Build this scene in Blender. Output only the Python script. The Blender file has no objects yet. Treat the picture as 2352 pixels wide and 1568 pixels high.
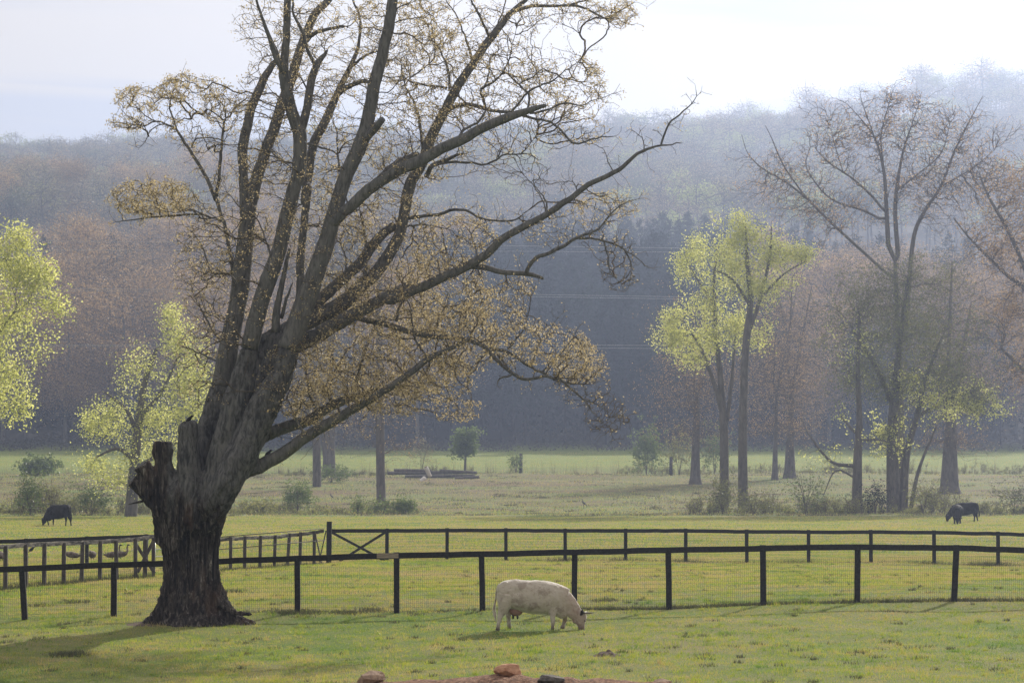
import bpy, math, random
import numpy as np
from mathutils import Vector, noise
R = math.radians
S = bpy.context.scene
COL = S.collection
PI = math.pi

# ------------------------------------------------------------------ camera, sky, sun, exposure
CZ = 4.0
PITCH = math.atan(323 / 6533.3)
FV = 6533.3                                  # focal length in units of a 2352 px wide picture
cd = bpy.data.cameras.new("camera"); cam = bpy.data.objects.new("camera", cd); COL.objects.link(cam)
cam.location = (0, 0, CZ); cam.rotation_euler = (PI / 2 + PITCH, 0, 0)
cd.lens = 100; cd.sensor_width = 36; cd.sensor_fit = 'HORIZONTAL'
cd.clip_start = 0.5; cd.clip_end = 8000
cd.dof.use_dof = True; cd.dof.focus_distance = 73; cd.dof.aperture_fstop = 9.0
S.camera = cam
SUN_AZ, SUN_EL = R(27), R(29)                # azimuth to the right of the view direction (+Y)
sd = Vector((math.sin(SUN_AZ) * math.cos(SUN_EL), math.cos(SUN_AZ) * math.cos(SUN_EL), math.sin(SUN_EL)))
sl = bpy.data.lights.new("sun", 'SUN'); so = bpy.data.objects.new("sun", sl); COL.objects.link(so)
sl.energy = 5.0; sl.angle = R(0.6); sl.color = (1.0, 0.93, 0.80)
so.location = (60, 20, 120); so.rotation_euler = sd.to_track_quat('Z', 'Y').to_euler()
W = bpy.data.worlds.new("World"); S.world = W; W.use_nodes = True
nt = W.node_tree; nt.nodes.clear()
def wn(t, **k):
    n = nt.nodes.new(t)
    for a, b in k.items(): setattr(n, a, b)
    return n
out = wn('ShaderNodeOutputWorld'); bg = wn('ShaderNodeBackground')
sky = wn('ShaderNodeTexSky', sky_type='NISHITA', sun_disc=False)
sky.sun_elevation = SUN_EL; sky.sun_rotation = SUN_AZ; sky.air_density = 1.0; sky.dust_density = 3.0
tc = wn('ShaderNodeTexCoord'); mp = wn('ShaderNodeMapping'); mp.inputs['Scale'].default_value = (3.0, 3.0, 38)
nz = wn('ShaderNodeTexNoise'); nz.inputs['Scale'].default_value = 1.0; nz.inputs['Distortion'].default_value = 0.6; nz.inputs['Detail'].default_value = 5; nz.inputs['Roughness'].default_value = 0.5
rp = wn('ShaderNodeValToRGB')
rp.color_ramp.elements[0].position = 0.43; rp.color_ramp.elements[0].color = (6.0, 5.95, 6.15, 1)
rp.color_ramp.elements[1].position = 0.57; rp.color_ramp.elements[1].color = (8.3, 7.35, 6.0, 1)
mx = wn('ShaderNodeMix', data_type='RGBA'); mx.inputs[0].default_value = 0.96
nt.links.new(tc.outputs['Generated'], mp.inputs['Vector']); nt.links.new(mp.outputs[0], nz.inputs['Vector'])
nt.links.new(nz.outputs['Fac'], rp.inputs[0]); nt.links.new(sky.outputs[0], mx.inputs[6]); nt.links.new(rp.outputs[0], mx.inputs[7])
nt.links.new(mx.outputs[2], bg.inputs['Color']); bg.inputs['Strength'].default_value = 0.10
nt.links.new(bg.outputs[0], out.inputs[0])
S.view_settings.view_transform = 'Standard'; S.view_settings.look = 'None'; S.view_settings.gamma = 1
S.view_settings.exposure = 0.25
try:
    S.render.engine = 'CYCLES'
    S.cycles.use_denoising = True
    S.cycles.max_bounces = 5; S.cycles.diffuse_bounces = 2; S.cycles.transmission_bounces = 3; S.cycles.volume_bounces = 0
    S.cycles.sample_clamp_indirect = 3
except Exception: pass
HAZE_DENSITY = 0.00037

# ------------------------------------------------------------------ picture <-> world
COSP, SINP = math.cos(PITCH), math.sin(PITCH)
def at(vx, vy, D):
    """point seen at (vx, vy) of the 2352 x 1568 picture, D metres in front of the camera"""
    rx, ry = (vx - 1176) / FV, (784 - vy) / FV
    y = COSP - SINP * ry; z = SINP + COSP * ry
    return np.array((rx * D / y, D, CZ + z * D / y))
def pxm(D): return FV / D

# ------------------------------------------------------------------ terrain
RIDX = [-500, 0, 250, 560, 1100, 1450, 1750, 1900, 2352, 2900]
RIDV = [430, 408, 398, 392, 366, 350, 336, 300, 250, 225]
_pd = [0, 40, 52, 60, 66, 70, 73, 76, 82, 115, 205, 262, 272, 300, 340, 360, 400, 422, 440, 560, 600, 650, 700, 900, 1200, 3200]
_pz = [-4.25, -4.12, -3.98, -3.86, -3.72, -3.60, -3.47, -3.30, -3.2, -3.15, -3.2, -3.15, -3.1, -2.6, -1.45, -0.45, 0.9, 1.35, 2.2, 6.2, 12, 22, 33, 65, 115, 115]
_D = np.arange(0, 3201, 1.0); _Z = np.interp(_D, _pd, _pz)
def _sm(a, n):
    k = np.ones(n) / n
    return np.convolve(np.pad(a, n // 2, mode='edge'), k, mode='valid')[:len(a)]
_Zs = np.where(_D < 230, _sm(_Z, 7), np.where(_D < 450, _sm(_Z, 13), _sm(_Z, 41)))
def ground_z(x, D):
    x = np.asarray(x, float); D = np.asarray(D, float)
    z = np.interp(D, _D, _Zs)
    t = np.clip((D - 85) / 20, 0, 1)
    near = 0.017 * np.clip(x, -30, 30)
    mid = 0.022 * np.clip(x + 6, -20, 0) - 0.013 * np.clip(x - 5, 0, 25)
    tilt = near * (1 - t) + mid * t * (1 - np.clip((D - 125) / 60, 0, 1))
    z = z + tilt * np.clip(D / 30, 0, 1)
    # far ridge
    vx = 1176 + x * FV / np.maximum(D, 1)
    rid = (1107 - np.interp(vx, RIDX, RIDV)) * 1900 / FV
    s = np.clip((D - 1200) / 700, 0, 1)
    z = z * (1 - s) + rid * s
    z = z - np.clip(D - 1960, 0, 2000) * 0.16
    und = 0.035 * np.sin(x * 0.9 + D * 0.31) * np.sin(D * 0.73 + x * 0.17) + 0.03 * np.sin(x * 0.37 - D * 0.21 + 1)
    und = und + np.clip((D - 600) / 300, 0, 1) * (5 * np.sin(x * 0.021 + 2) * np.sin(D * 0.011) + 2.5 * np.sin(x * 0.05 + D * 0.03))
    far = np.clip((D - 270) / 60, 0, 1) * (1 - np.clip((D - 600) / 300, 0, 1)) * 0.12 * np.sin(x * 0.13 + D * 0.05) * np.sin(D * 0.11)
    return z + und + far + CZ
def gp(vx, D, dz=0.0):
    x = (vx - 1176) / FV * D * 1.0
    # columns stay vertical lines to first order; correct for the pitch
    z = float(ground_z(x, D))
    return np.array((x * (COSP + SINP * (z - CZ) / D), D, z + dz))
def Dfor(vx, vy, lo=40, hi=700):
    """distance at which the ground is seen at (vx, vy)"""
    for D in np.arange(lo, hi, 0.5):
        if at(vx, vy, D)[2] <= float(ground_z(at(vx, vy, D)[0], D)): return float(D)
    return float(hi)

# ------------------------------------------------------------------ mesh helpers
class MB:
    def __init__(s): s.v = []; s.f = []; s.m = []; s.n = 0
    def add(s, V, F, m=0):
        V = np.asarray(V, np.float64).reshape(-1, 3); s.v.append(V)
        if isinstance(F, np.ndarray):
            s.f.append(F + s.n); s.m.append(np.full(len(F), m, np.int32))
        else:
            by = {}
            for f in F: by.setdefault(len(f), []).append(f)
            for k, fl in by.items():
                s.f.append(np.array(fl, int) + s.n); s.m.append(np.full(len(fl), m, np.int32))
        s.n += len(V); return s
    def mesh(s, name, mats, smooth=True):
        me = bpy.data.meshes.new(name)
        if s.n:
            V = np.concatenate(s.v); me.vertices.add(len(V)); me.vertices.foreach_set('co', V.astype(np.float32).ravel())
            li = np.concatenate([f.ravel() for f in s.f]).astype(np.int32)
            cnt = np.concatenate([np.full(len(f), f.shape[1], np.int32) for f in s.f])
            st = np.concatenate([[0], np.cumsum(cnt)[:-1]]).astype(np.int32)
            me.loops.add(len(li)); me.loops.foreach_set('vertex_index', li)
            me.polygons.add(len(cnt)); me.polygons.foreach_set('loop_start', st); me.polygons.foreach_set('loop_total', cnt)
            me.polygons.foreach_set('material_index', np.concatenate(s.m))
            me.polygons.foreach_set('use_smooth', np.full(len(cnt), bool(smooth)))
            me.update(calc_edges=True); me.validate()
        for m in (mats if isinstance(mats, (list, tuple)) else [mats]): me.materials.append(m)
        return me
    def build(s, name, mats, parent=None, smooth=True):
        o = bpy.data.objects.new(name, s.mesh(name, mats, smooth)); COL.objects.link(o)
        if parent: o.parent = parent
        return o
def tag(o, label=None, cat=None, group=None, kind=None):
    if label: o['label'] = label
    if cat: o['category'] = cat
    if group: o['group'] = group
    if kind: o['kind'] = kind
    return o
def thing(name, loc, label, cat, group=None, rz=0.0, sc=1.0):
    o = bpy.data.objects.new(name, None); COL.objects.link(o); o.empty_display_size = 0.3
    o.location = tuple(float(c) for c in loc); o.rotation_euler = (0, 0, rz)
    o.scale = (sc, sc, sc) if np.isscalar(sc) else sc
    return tag(o, label, cat, group)
def kids(o): return [c for c in COL.objects if c.parent == o]
def dup(root, ks, loc, rz, sc, label, group=None):
    r = root.copy(); COL.objects.link(r); r.location = tuple(float(c) for c in loc); r.rotation_euler = (0, 0, rz)
    r.scale = (sc, sc, sc) if np.isscalar(sc) else sc
    r['label'] = label
    if group: r['group'] = group
    for k in ks:
        c = k.copy(); COL.objects.link(c); c.parent = r
    return r
def frusta(A, B, ra, rb, n):
    A = np.asarray(A, float); B = np.asarray(B, float); N = len(A)
    if N == 0: return np.zeros((0, 3)), np.zeros((0, 4), int)
    d = B - A; L = np.linalg.norm(d, axis=1, keepdims=True); L[L < 1e-9] = 1e-9; d = d / L
    ref = np.where(np.abs(d[:, 2:3]) > 0.9, np.array([[1.0, 0, 0]]), np.array([[0, 0, 1.0]]))
    u = np.cross(d, ref); u /= np.linalg.norm(u, axis=1, keepdims=True); w = np.cross(d, u)
    th = np.arange(n) * 2 * PI / n
    c, s = np.cos(th)[None, :, None], np.sin(th)[None, :, None]
    ring = u[:, None] * c + w[:, None] * s
    Va = A[:, None] + ring * np.asarray(ra)[:, None, None]; Vb = B[:, None] + ring * np.asarray(rb)[:, None, None]
    V = np.concatenate([Va, Vb], 1).reshape(-1, 3)
    k = np.arange(n); k2 = (k + 1) % n
    q = np.stack([k, k2, k2 + n, k + n], 1)
    F = (q[None] + (np.arange(N) * 2 * n)[:, None, None]).reshape(-1, 4)
    return V, F
def resample(P, rad, step):
    """Catmull-Rom through P with radii"""
    P = np.asarray(P, float); rad = np.asarray(rad, float)
    if len(P) < 3:
        n = max(2, int(np.linalg.norm(P[-1] - P[0]) / step) + 1); t = np.linspace(0, 1, n)[:, None]
        return P[0] * (1 - t) + P[-1] * t, (rad[0] * (1 - t) + rad[-1] * t).ravel()
    Q = np.vstack([2 * P[0] - P[1], P, 2 * P[-1] - P[-2]]); o = []; orr = []
    for i in range(len(P) - 1):
        n = max(1, int(np.ceil(np.linalg.norm(P[i + 1] - P[i]) / step)))
        for k in range(n):
            t = k / n; p0, p1, p2, p3 = Q[i], Q[i + 1], Q[i + 2], Q[i + 3]
            o.append(0.5 * (2 * p1 + (p2 - p0) * t + (2 * p0 - 5 * p1 + 4 * p2 - p3) * t * t + (3 * p1 - p0 - 3 * p2 + p3) * t ** 3))
            orr.append(rad[i] * (1 - t) + rad[i + 1] * t)
    o.append(P[-1]); orr.append(rad[-1])
    return np.array(o), np.array(orr)
def tube(P, rad, n=12, rn=None, lump=0.0, seed=0, cap=True):
    P = np.asarray(P, float); N = len(P); T = np.gradient(P, axis=0); T /= np.linalg.norm(T, axis=1, keepdims=True) + 1e-12
    u = np.cross(T[0], (0, 1, 0)); 
    if np.linalg.norm(u) < 0.1: u = np.cross(T[0], (1, 0, 0))
    u /= np.linalg.norm(u); V = []
    th = np.arange(n) * 2 * PI / n
    rs = np.random.RandomState(seed)
    ph = rs.rand(6) * 6.28
    for i in range(N):
        u = u - T[i] * np.dot(u, T[i]); u /= np.linalg.norm(u); w = np.cross(T[i], u)
        r = rad[i] * (1 + lump * (np.sin(2 * th + ph[0] + i * 0.21) * 0.5 + np.sin(3 * th + ph[1] - i * 0.33) * 0.4 + np.sin(i * 0.6 + ph[2]) * 0.4 + np.sin(5 * th + i * 0.9 + ph[3]) * 0.25))
        V.append(P[i] + (u[None] * np.cos(th)[:, None] + w[None] * np.sin(th)[:, None]) * r[:, None])
    V = np.concatenate(V); k = np.arange(n); k2 = (k + 1) % n
    q = np.stack([k, k2, k2 + n, k + n], 1)
    F = [tuple(a) for a in (q[None] + (np.arange(N - 1) * n)[:, None, None]).reshape(-1, 4)]
    if cap:
        F.append(tuple(range(n - 1, -1, -1))); F.append(tuple(range((N - 1) * n, N * n)))
    return V, F
def loft(st, n=20, e=2.0):
    """body rings in the XZ plane: stations (cx, cz, y, radius_in_plane, radius_lateral)"""
    st = np.asarray(st, float); P = np.stack([st[:, 0], st[:, 2], st[:, 1]], 1)
    T = np.gradient(P, axis=0); T /= np.linalg.norm(T, axis=1, keepdims=True) + 1e-12
    Nn = np.stack([-T[:, 2], np.zeros(len(T)), T[:, 0]], 1); Nn /= np.linalg.norm(Nn, axis=1, keepdims=True) + 1e-12
    th = np.arange(n) * 2 * PI / n; V = []
    ca = np.sign(np.cos(th)) * np.abs(np.cos(th)) ** (2 / e); sa = np.sign(np.sin(th)) * np.abs(np.sin(th)) ** (2 / e)
    for i in range(len(P)):
        V.append(P[i] + Nn[i][None] * (ca * st[i, 3])[:, None] + np.array([[0, 1.0, 0]]) * (sa * st[i, 4])[:, None])
    V = np.concatenate(V); F = []
    for i in range(len(P) - 1):
        for k in range(n):
            k2 = (k + 1) % n; F.append((i * n + k, i * n + k2, (i + 1) * n + k2, (i + 1) * n + k))
    F.append(tuple(range(n - 1, -1, -1))); F.append(tuple(range((len(P) - 1) * n, len(P) * n)))
    return V, F
def smooth_st(st, step):
    st = np.asarray(st, float); P, _ = resample(st, np.zeros(len(st)), step) if len(st) > 2 else (st, 0)
    return P
def box(c, s, rz=0.0, rx=0.0, ry=0.0):
    V = np.array([(x, y, z) for x in (-.5, .5) for y in (-.5, .5) for z in (-.5, .5)], float) * np.array(s)
    for ang, ax in ((rx, 0), (ry, 1), (rz, 2)):
        ca, sa = math.cos(ang), math.sin(ang); i, j = [(1, 2), (2, 0), (0, 1)][ax]
        a, b = V[:, i].copy(), V[:, j].copy(); V[:, i] = a * ca - b * sa; V[:, j] = a * sa + b * ca
    return V + np.array(c), [(0, 1, 3, 2), (4, 6, 7, 5), (0, 4, 5, 1), (2, 3, 7, 6), (0, 2, 6, 4), (1, 5, 7, 3)]
def beam(a, b, w, h, rng, seg=8, warp=0.006, top=False):
    """board from a to b: w thick (across), h high; slightly warped, chamfered corners"""
    a = np.array(a, float); b = np.array(b, float); d = b - a; L = np.linalg.norm(d); d /= L
    if abs(d[2]) > 0.9: s = np.array((1.0, 0, 0)); u = np.array((0, 1.0, 0))
    else:
        s = np.cross(d, (0, 0, 1.0)); s /= np.linalg.norm(s); u = np.cross(s, d)
    c = 0.12 * min(w, h); pr = [(-w/2 + c, -h/2), (w/2 - c, -h/2), (w/2, -h/2 + c), (w/2, h/2 - c), (w/2 - c, h/2), (-w/2 + c, h/2), (-w/2, h/2 - c), (-w/2, -h/2 + c)]
    V = []; n = 8
    for i in range(seg + 1):
        p = a + d * L * i / seg; o = (0 if i in (0, seg) else 1) * warp
        p = p + s * rng.uniform(-o, o) + u * rng.uniform(-o, o)
        for (x, z) in pr: V.append(p + s * x + u * z)
    F = []
    for i in range(seg):
        for k in range(n):
            k2 = (k + 1) % n; F.append((i * n + k, i * n + k2, (i + 1) * n + k2, (i + 1) * n + k))
    F.append(tuple(range(n - 1, -1, -1))); F.append(tuple(range(seg * n, seg * n + n)))
    return np.array(V), F
def leaves(P, rng, size, aspect=0.45, hang=0.0, jit=0.5):
    """diamond leaves at points P"""
    P = np.asarray(P, float); N = len(P)
    a = rng.normal(size=(N, 3)); a[:, 2] -= hang; a /= np.linalg.norm(a, axis=1, keepdims=True)
    b = rng.normal(size=(N, 3)); b = np.cross(a, b); b /= np.linalg.norm(b, axis=1, keepdims=True)
    s = size * (1 - jit / 2 + jit * rng.random(N))[:, None]
    V = np.stack([P, P + a * s * .5 + b * s * aspect * .5, P + a * s, P + a * s * .5 - b * s * aspect * .5], 1).reshape(-1, 3)
    F = np.arange(N * 4).reshape(-1, 4)
    return V, F

# ------------------------------------------------------------------ materials
def mat(name, fn):
    m = bpy.data.materials.new(name); m.use_nodes = True; t = m.node_tree; t.nodes.clear()
    o = t.nodes.new('ShaderNodeOutputMaterial')
    class N:
        def node(s, ty, **k):
            n = t.nodes.new(ty)
            for a, b in k.items():
                if hasattr(n, a) and a not in n.inputs: setattr(n, a, b)
                else: s.set(n, a, b)
            return n
        def set(s, n, key, v):
            i = n.inputs[key]
            if isinstance(v, bpy.types.NodeSocket): t.links.new(v, i)
            else: i.default_value = v
        def coord(s, which='Object', scale=(1, 1, 1)):
            c = t.nodes.new('ShaderNodeTexCoord'); p = t.nodes.new('ShaderNodeMapping'); p.inputs['Scale'].default_value = scale
            t.links.new(c.outputs[which], p.inputs['Vector']); return p.outputs[0]
        def pos(s, scale=(1, 1, 1)):
            c = t.nodes.new('ShaderNodeNewGeometry'); p = t.nodes.new('ShaderNodeMapping'); p.inputs['Scale'].default_value = scale
            t.links.new(c.outputs['Position'], p.inputs['Vector']); return p.outputs[0]
        def noise(s, vec, scale, detail=4, rough=0.55, dist=0.0):
            n = t.nodes.new('ShaderNodeTexNoise'); t.links.new(vec, n.inputs['Vector']); n.inputs['Scale'].default_value = scale
            n.inputs['Detail'].default_value = detail; n.inputs['Roughness'].default_value = rough; n.inputs['Distortion'].default_value = dist
            return n.outputs['Fac']
        def ramp(s, fac, stops):
            r = t.nodes.new('ShaderNodeValToRGB'); t.links.new(fac, r.inputs[0]); e = r.color_ramp.elements
            while len(e) < len(stops): e.new(0.5)
            for k, (p, c) in enumerate(stops): e[k].position = p; e[k].color = (*c, 1) if len(c) == 3 else c
            return r.outputs[0]
        def mix(s, f, a, b, blend='MIX'):
            n = t.nodes.new('ShaderNodeMix'); n.data_type = 'RGBA'; n.blend_type = blend
            for i, v in ((0, f), (6, a), (7, b)):
                if isinstance(v, bpy.types.NodeSocket): t.links.new(v, n.inputs[i])
                else: n.inputs[i].default_value = (*v, 1) if isinstance(v, tuple) and len(v) == 3 else v
            return n.outputs[2]
        def math(s, op, a, b=0.0, clamp=False):
            n = t.nodes.new('ShaderNodeMath'); n.operation = op; n.use_clamp = clamp
            for i, v in ((0, a), (1, b)):
                if isinstance(v, bpy.types.NodeSocket): t.links.new(v, n.inputs[i])
                else: n.inputs[i].default_value = v
            return n.outputs[0]
        def island(s): return t.nodes.new('ShaderNodeNewGeometry').outputs['Random Per Island']
        def objrand(s): return t.nodes.new('ShaderNodeObjectInfo').outputs['Random']
        def bump(s, h, strength=0.5, dist=0.02):
            n = t.nodes.new('ShaderNodeBump'); t.links.new(h, n.inputs['Height']); n.inputs['Strength'].default_value = strength; n.inputs['Distance'].default_value = dist
            return n.outputs[0]
        def bsdf(s, col, rough=0.8, normal=None, spec=0.3, metal=0.0, sheen=0.0):
            n = t.nodes.new('ShaderNodeBsdfPrincipled')
            s.set(n, 'Base Color', col if isinstance(col, bpy.types.NodeSocket) else (*col, 1)); s.set(n, 'Roughness', rough)
            s.set(n, 'Specular IOR Level', spec); s.set(n, 'Metallic', metal); s.set(n, 'Sheen Weight', sheen); s.set(n, 'Sheen Roughness', 0.35)
            if normal: t.links.new(normal, n.inputs['Normal'])
            return n.outputs[0]
        def leaf(s, col, trans, k=0.5, gloss=0.06):
            d = t.nodes.new('ShaderNodeBsdfDiffuse'); tr = t.nodes.new('ShaderNodeBsdfTranslucent'); m1 = t.nodes.new('ShaderNodeMixShader')
            s.set(d, 'Color', col); s.set(tr, 'Color', trans); m1.inputs[0].default_value = k
            t.links.new(d.outputs[0], m1.inputs[1]); t.links.new(tr.outputs[0], m1.inputs[2])
            g = t.nodes.new('ShaderNodeBsdfGlossy'); g.inputs['Roughness'].default_value = 0.4
            m2 = t.nodes.new('ShaderNodeMixShader'); m2.inputs[0].default_value = gloss
            t.links.new(m1.outputs[0], m2.inputs[1]); t.links.new(g.outputs[0], m2.inputs[2]); return m2.outputs[0]
    x = N(); t.links.new(fn(x), o.inputs['Surface']); return m

def _bark(n, c0, c1, c2, sc, strength=0.9):
    p = n.coord('Object', (sc, sc, sc * 0.28)); f = n.noise(p, 3.0, 6, 0.65, 0.4); g = n.noise(n.coord('Object', (sc * .2,) * 3), 3.0, 3)
    v = n.noise(n.coord('Object', (sc * 1.3, sc * 1.3, sc * 0.9)), 6.0, 3)
    col = n.mix(n.math('MULTIPLY', g, 0.75), n.ramp(f, [(0.33, c0), (0.62, c1)]), c2)
    h = n.math('ADD', f, n.math('MULTIPLY', v, 0.4))
    return n.bsdf(col, 0.9, n.bump(h, strength, 0.06 / max(sc, 0.3)), 0.15)
M = {}
def _rotcol(n):
    p = n.coord('Object', (4.2, 4.2, 0.42)); f = n.noise(p, 2.6, 8, 0.72, 0.5)
    q = n.noise(n.coord('Object', (1.2, 1.2, 0.35)), 1.6, 3)
    c = n.ramp(f, [(0.36, (0.007, 0.007, 0.008)), (0.48, (0.032, 0.028, 0.026)), (0.58, (0.09, 0.078, 0.070)), (0.69, (0.32, 0.29, 0.26))])
    c = n.mix(n.ramp(q, [(0.56, (0, 0, 0)), (0.70, (.5, .5, .5))]), c, n.mix(f, (0.03, 0.02, 0.016), (0.17, 0.10, 0.065)))
    return c, f
def _rot(n):
    c, f = _rotcol(n); return n.bsdf(c, 0.92, n.bump(f, 1.0, 0.06), 0.1)
M['rotten_bark'] = mat('rotten_bark', _rot)
def _trunk(n):
    c, f = _rotcol(n)
    p = n.coord('Object', (3.4, 3.4, 1.0)); g = n.noise(p, 3.0, 6, 0.68, 0.5); h = n.noise(n.coord('Object', (.8, .8, .8)), 2.5, 4)
    k = n.mix(n.math('MULTIPLY', h, 0.6), n.ramp(g, [(0.38, (0.022, 0.025, 0.030)), (0.60, (0.18, 0.178, 0.18))]), (0.095, 0.092, 0.088))
    k = n.mix(n.ramp(n.noise(n.coord('Object', (1, 1, 1)), 9.0, 4, .8), [(0.60, (0, 0, 0)), (0.72, (.5, .5, .5))]), k, (0.21, 0.21, 0.20))
    g3 = n.node('ShaderNodeTexCoord'); s = n.node('ShaderNodeSeparateXYZ'); n.set(s, 'Vector', g3.outputs['Object'])
    w = n.noise(n.coord('Object', (2.2, 2.2, 0.5)), 1.5, 5, .7)
    zz = n.math('ADD', s.outputs['Z'], n.math('MULTIPLY', n.math('SUBTRACT', w, 0.5), 3.2))
    mz = n.node('ShaderNodeMapRange'); n.set(mz, 'Value', zz); n.set(mz, 'From Min', 2.75); n.set(mz, 'From Max', 3.35)
    xx = n.math('ADD', s.outputs['X'], n.math('MULTIPLY', n.math('SUBTRACT', w, 0.5), 0.25))
    mxn = n.node('ShaderNodeMapRange'); n.set(mxn, 'Value', xx); n.set(mxn, 'From Min', -0.50); n.set(mxn, 'From Max', -0.38)
    fac = n.math('MULTIPLY', mz.outputs[0], mxn.outputs[0])
    return n.bsdf(n.mix(fac, c, k), 0.92, n.bump(n.math('ADD', f, n.math('MULTIPLY', g, .6)), 1.0, 0.06), 0.1)
M['old_bark'] = mat('old_bark', _trunk)
M['limb_bark'] = mat('limb_bark', lambda n: _bark(n, (0.035, 0.038, 0.042), (0.185, 0.18, 0.178), (0.11, 0.108, 0.10), 4.0, 0.9))
M['twig'] = mat('twig', lambda n: n.bsdf(n.ramp(n.objrand(), [(0, (0.10, 0.075, 0.055)), (1, (0.085, 0.07, 0.055))]), 0.8, None, 0.35))
M['far_bark'] = mat('far_bark', lambda n: _bark(n, (0.045, 0.04, 0.035), (0.17, 0.15, 0.13), (0.12, 0.11, 0.10), 1.2, 0.8))
M['hill_bark'] = mat('hill_bark', lambda n: n.bsdf((0.08, 0.07, 0.062), 0.85, None, 0.2))
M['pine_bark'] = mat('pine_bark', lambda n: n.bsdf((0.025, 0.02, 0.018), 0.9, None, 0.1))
M['cut_wood'] = mat('cut_wood', lambda n: n.bsdf(n.ramp(n.noise(n.coord('Object', (9, 9, 9)), 3, 5), [(0.35, (0.06, 0.04, 0.03)), (0.65, (0.22, 0.16, 0.11))]), 0.9))
def leafmat(name, c0, c1, t0, t1, k=0.5, gloss=0.05):
    lo = (1, 1, 1) if name in ('spring_leaf', 'catkin') else (.6, .6, .62)
    hi = (1, 1, 1) if name in ('spring_leaf', 'catkin') else (1.15, 1.1, 1.0)
    M[name] = mat(name, lambda n: n.leaf(n.mix(1.0, n.ramp(n.island(), [(0, c0), (1, c1)]), n.ramp(n.objrand(), [(0, lo), (1, hi)]), 'MULTIPLY'), n.mix(1.0, n.ramp(n.island(), [(0, t0), (1, t1)]), n.ramp(n.objrand(), [(0, lo), (1, hi)]), 'MULTIPLY'), k, gloss))
leafmat('catkin', (0.18, 0.14, 0.08), (0.32, 0.265, 0.16), (0.40, 0.31, 0.15), (0.74, 0.61, 0.36), 0.6)
leafmat('spring_leaf', (0.12, 0.16, 0.03), (0.22, 0.25, 0.05), (0.52, 0.55, 0.10), (0.95, 0.92, 0.36), 0.70)
leafmat('dull_leaf', (0.08, 0.09, 0.03), (0.15, 0.16, 0.05), (0.16, 0.18, 0.05), (0.50, 0.50, 0.16), 0.45)
leafmat('bush_leaf', (0.06, 0.10, 0.03), (0.11, 0.15, 0.045), (0.13, 0.21, 0.05), (0.25, 0.33, 0.09), 0.45)
leafmat('red_bud', (0.14, 0.09, 0.05), (0.30, 0.21, 0.12), (0.26, 0.16, 0.07), (0.80, 0.56, 0.27), 0.5)
leafmat('pale_bud', (0.15, 0.14, 0.09), (0.28, 0.25, 0.16), (0.26, 0.24, 0.12), (0.44, 0.40, 0.24), 0.4)
leafmat('hill_leaf', (0.12, 0.17, 0.06), (0.22, 0.26, 0.11), (0.30, 0.38, 0.10), (0.50, 0.55, 0.20), 0.5)
leafmat('hill_bud', (0.12, 0.095, 0.065), (0.26, 0.21, 0.15), (0.22, 0.17, 0.10), (0.45, 0.36, 0.24), 0.5)
leafmat('hill_dark', (0.05, 0.06, 0.04), (0.10, 0.11, 0.07), (0.08, 0.10, 0.05), (0.16, 0.18, 0.09), 0.4)
leafmat('brush', (0.03, 0.027, 0.02), (0.06, 0.05, 0.035), (0.03, 0.03, 0.015), (0.07, 0.06, 0.03), 0.3, .02)
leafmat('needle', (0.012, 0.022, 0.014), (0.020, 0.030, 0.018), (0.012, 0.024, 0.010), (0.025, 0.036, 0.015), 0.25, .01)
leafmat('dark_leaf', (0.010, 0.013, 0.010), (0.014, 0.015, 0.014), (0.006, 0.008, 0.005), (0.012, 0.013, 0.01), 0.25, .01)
M['black_paint'] = mat('black_paint', lambda n: n.bsdf(n.ramp(n.noise(n.coord('Object', (6, 6, 6)), 3, 5), [(0.35, (0.010, 0.010, 0.012)), (0.75, (0.035, 0.034, 0.036))]), 0.75, n.bump(n.noise(n.coord('Object', (30, 30, 30)), 2, 3), 0.3, 0.01), 0.25))
M['worn_paint'] = mat('worn_paint', lambda n: n.bsdf(n.ramp(n.noise(n.pos((1.2, 1.2, 5)), 2.2, 6, 0.65), [(0.40, (0.035, 0.034, 0.036)), (0.56, (0.19, 0.17, 0.15)), (0.72, (0.33, 0.31, 0.28))]), 0.85, None, 0.2))
M['gray_post'] = mat('gray_post', lambda n: n.bsdf(n.ramp(n.noise(n.coord('Object', (5, 5, 1.5)), 3, 5), [(0.3, (0.035, 0.03, 0.032)), (0.7, (0.12, 0.105, 0.10))]), 0.9))
M['bare_board'] = mat('bare_board', lambda n: n.bsdf(n.ramp(n.noise(n.pos((2, 2, 14)), 3, 5), [(0.3, (0.20, 0.16, 0.13)), (0.7, (0.40, 0.33, 0.27))]), 0.85))
M['wire'] = mat('wire', lambda n: n.bsdf((0.06, 0.06, 0.06), 0.6, None, 0.3, 0.2))
M['power'] = mat('power', lambda n: n.bsdf((0.30, 0.30, 0.31), 0.5, None, 0.4, 0.3))
M['clay'] = mat('clay', lambda n: n.bsdf(n.ramp(n.noise(n.coord('Object', (6, 6, 6)), 3, 7, 0.7), [(0.34, (0.06, 0.035, 0.026)), (0.52, (0.24, 0.13, 0.085)), (0.72, (0.42, 0.28, 0.19))]), 0.95, n.bump(n.noise(n.coord('Object', (18, 18, 18)), 3, 5), 0.9, 0.04)))
M['rock'] = mat('rock', lambda n: n.bsdf(n.ramp(n.noise(n.coord('Object', (7, 7, 7)), 2, 6), [(0.3, (0.18, 0.12, 0.09)), (0.7, (0.42, 0.30, 0.22))]), 0.85, n.bump(n.noise(n.coord('Object', (25, 25, 25)), 2, 5), 0.6, 0.02)))
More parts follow.
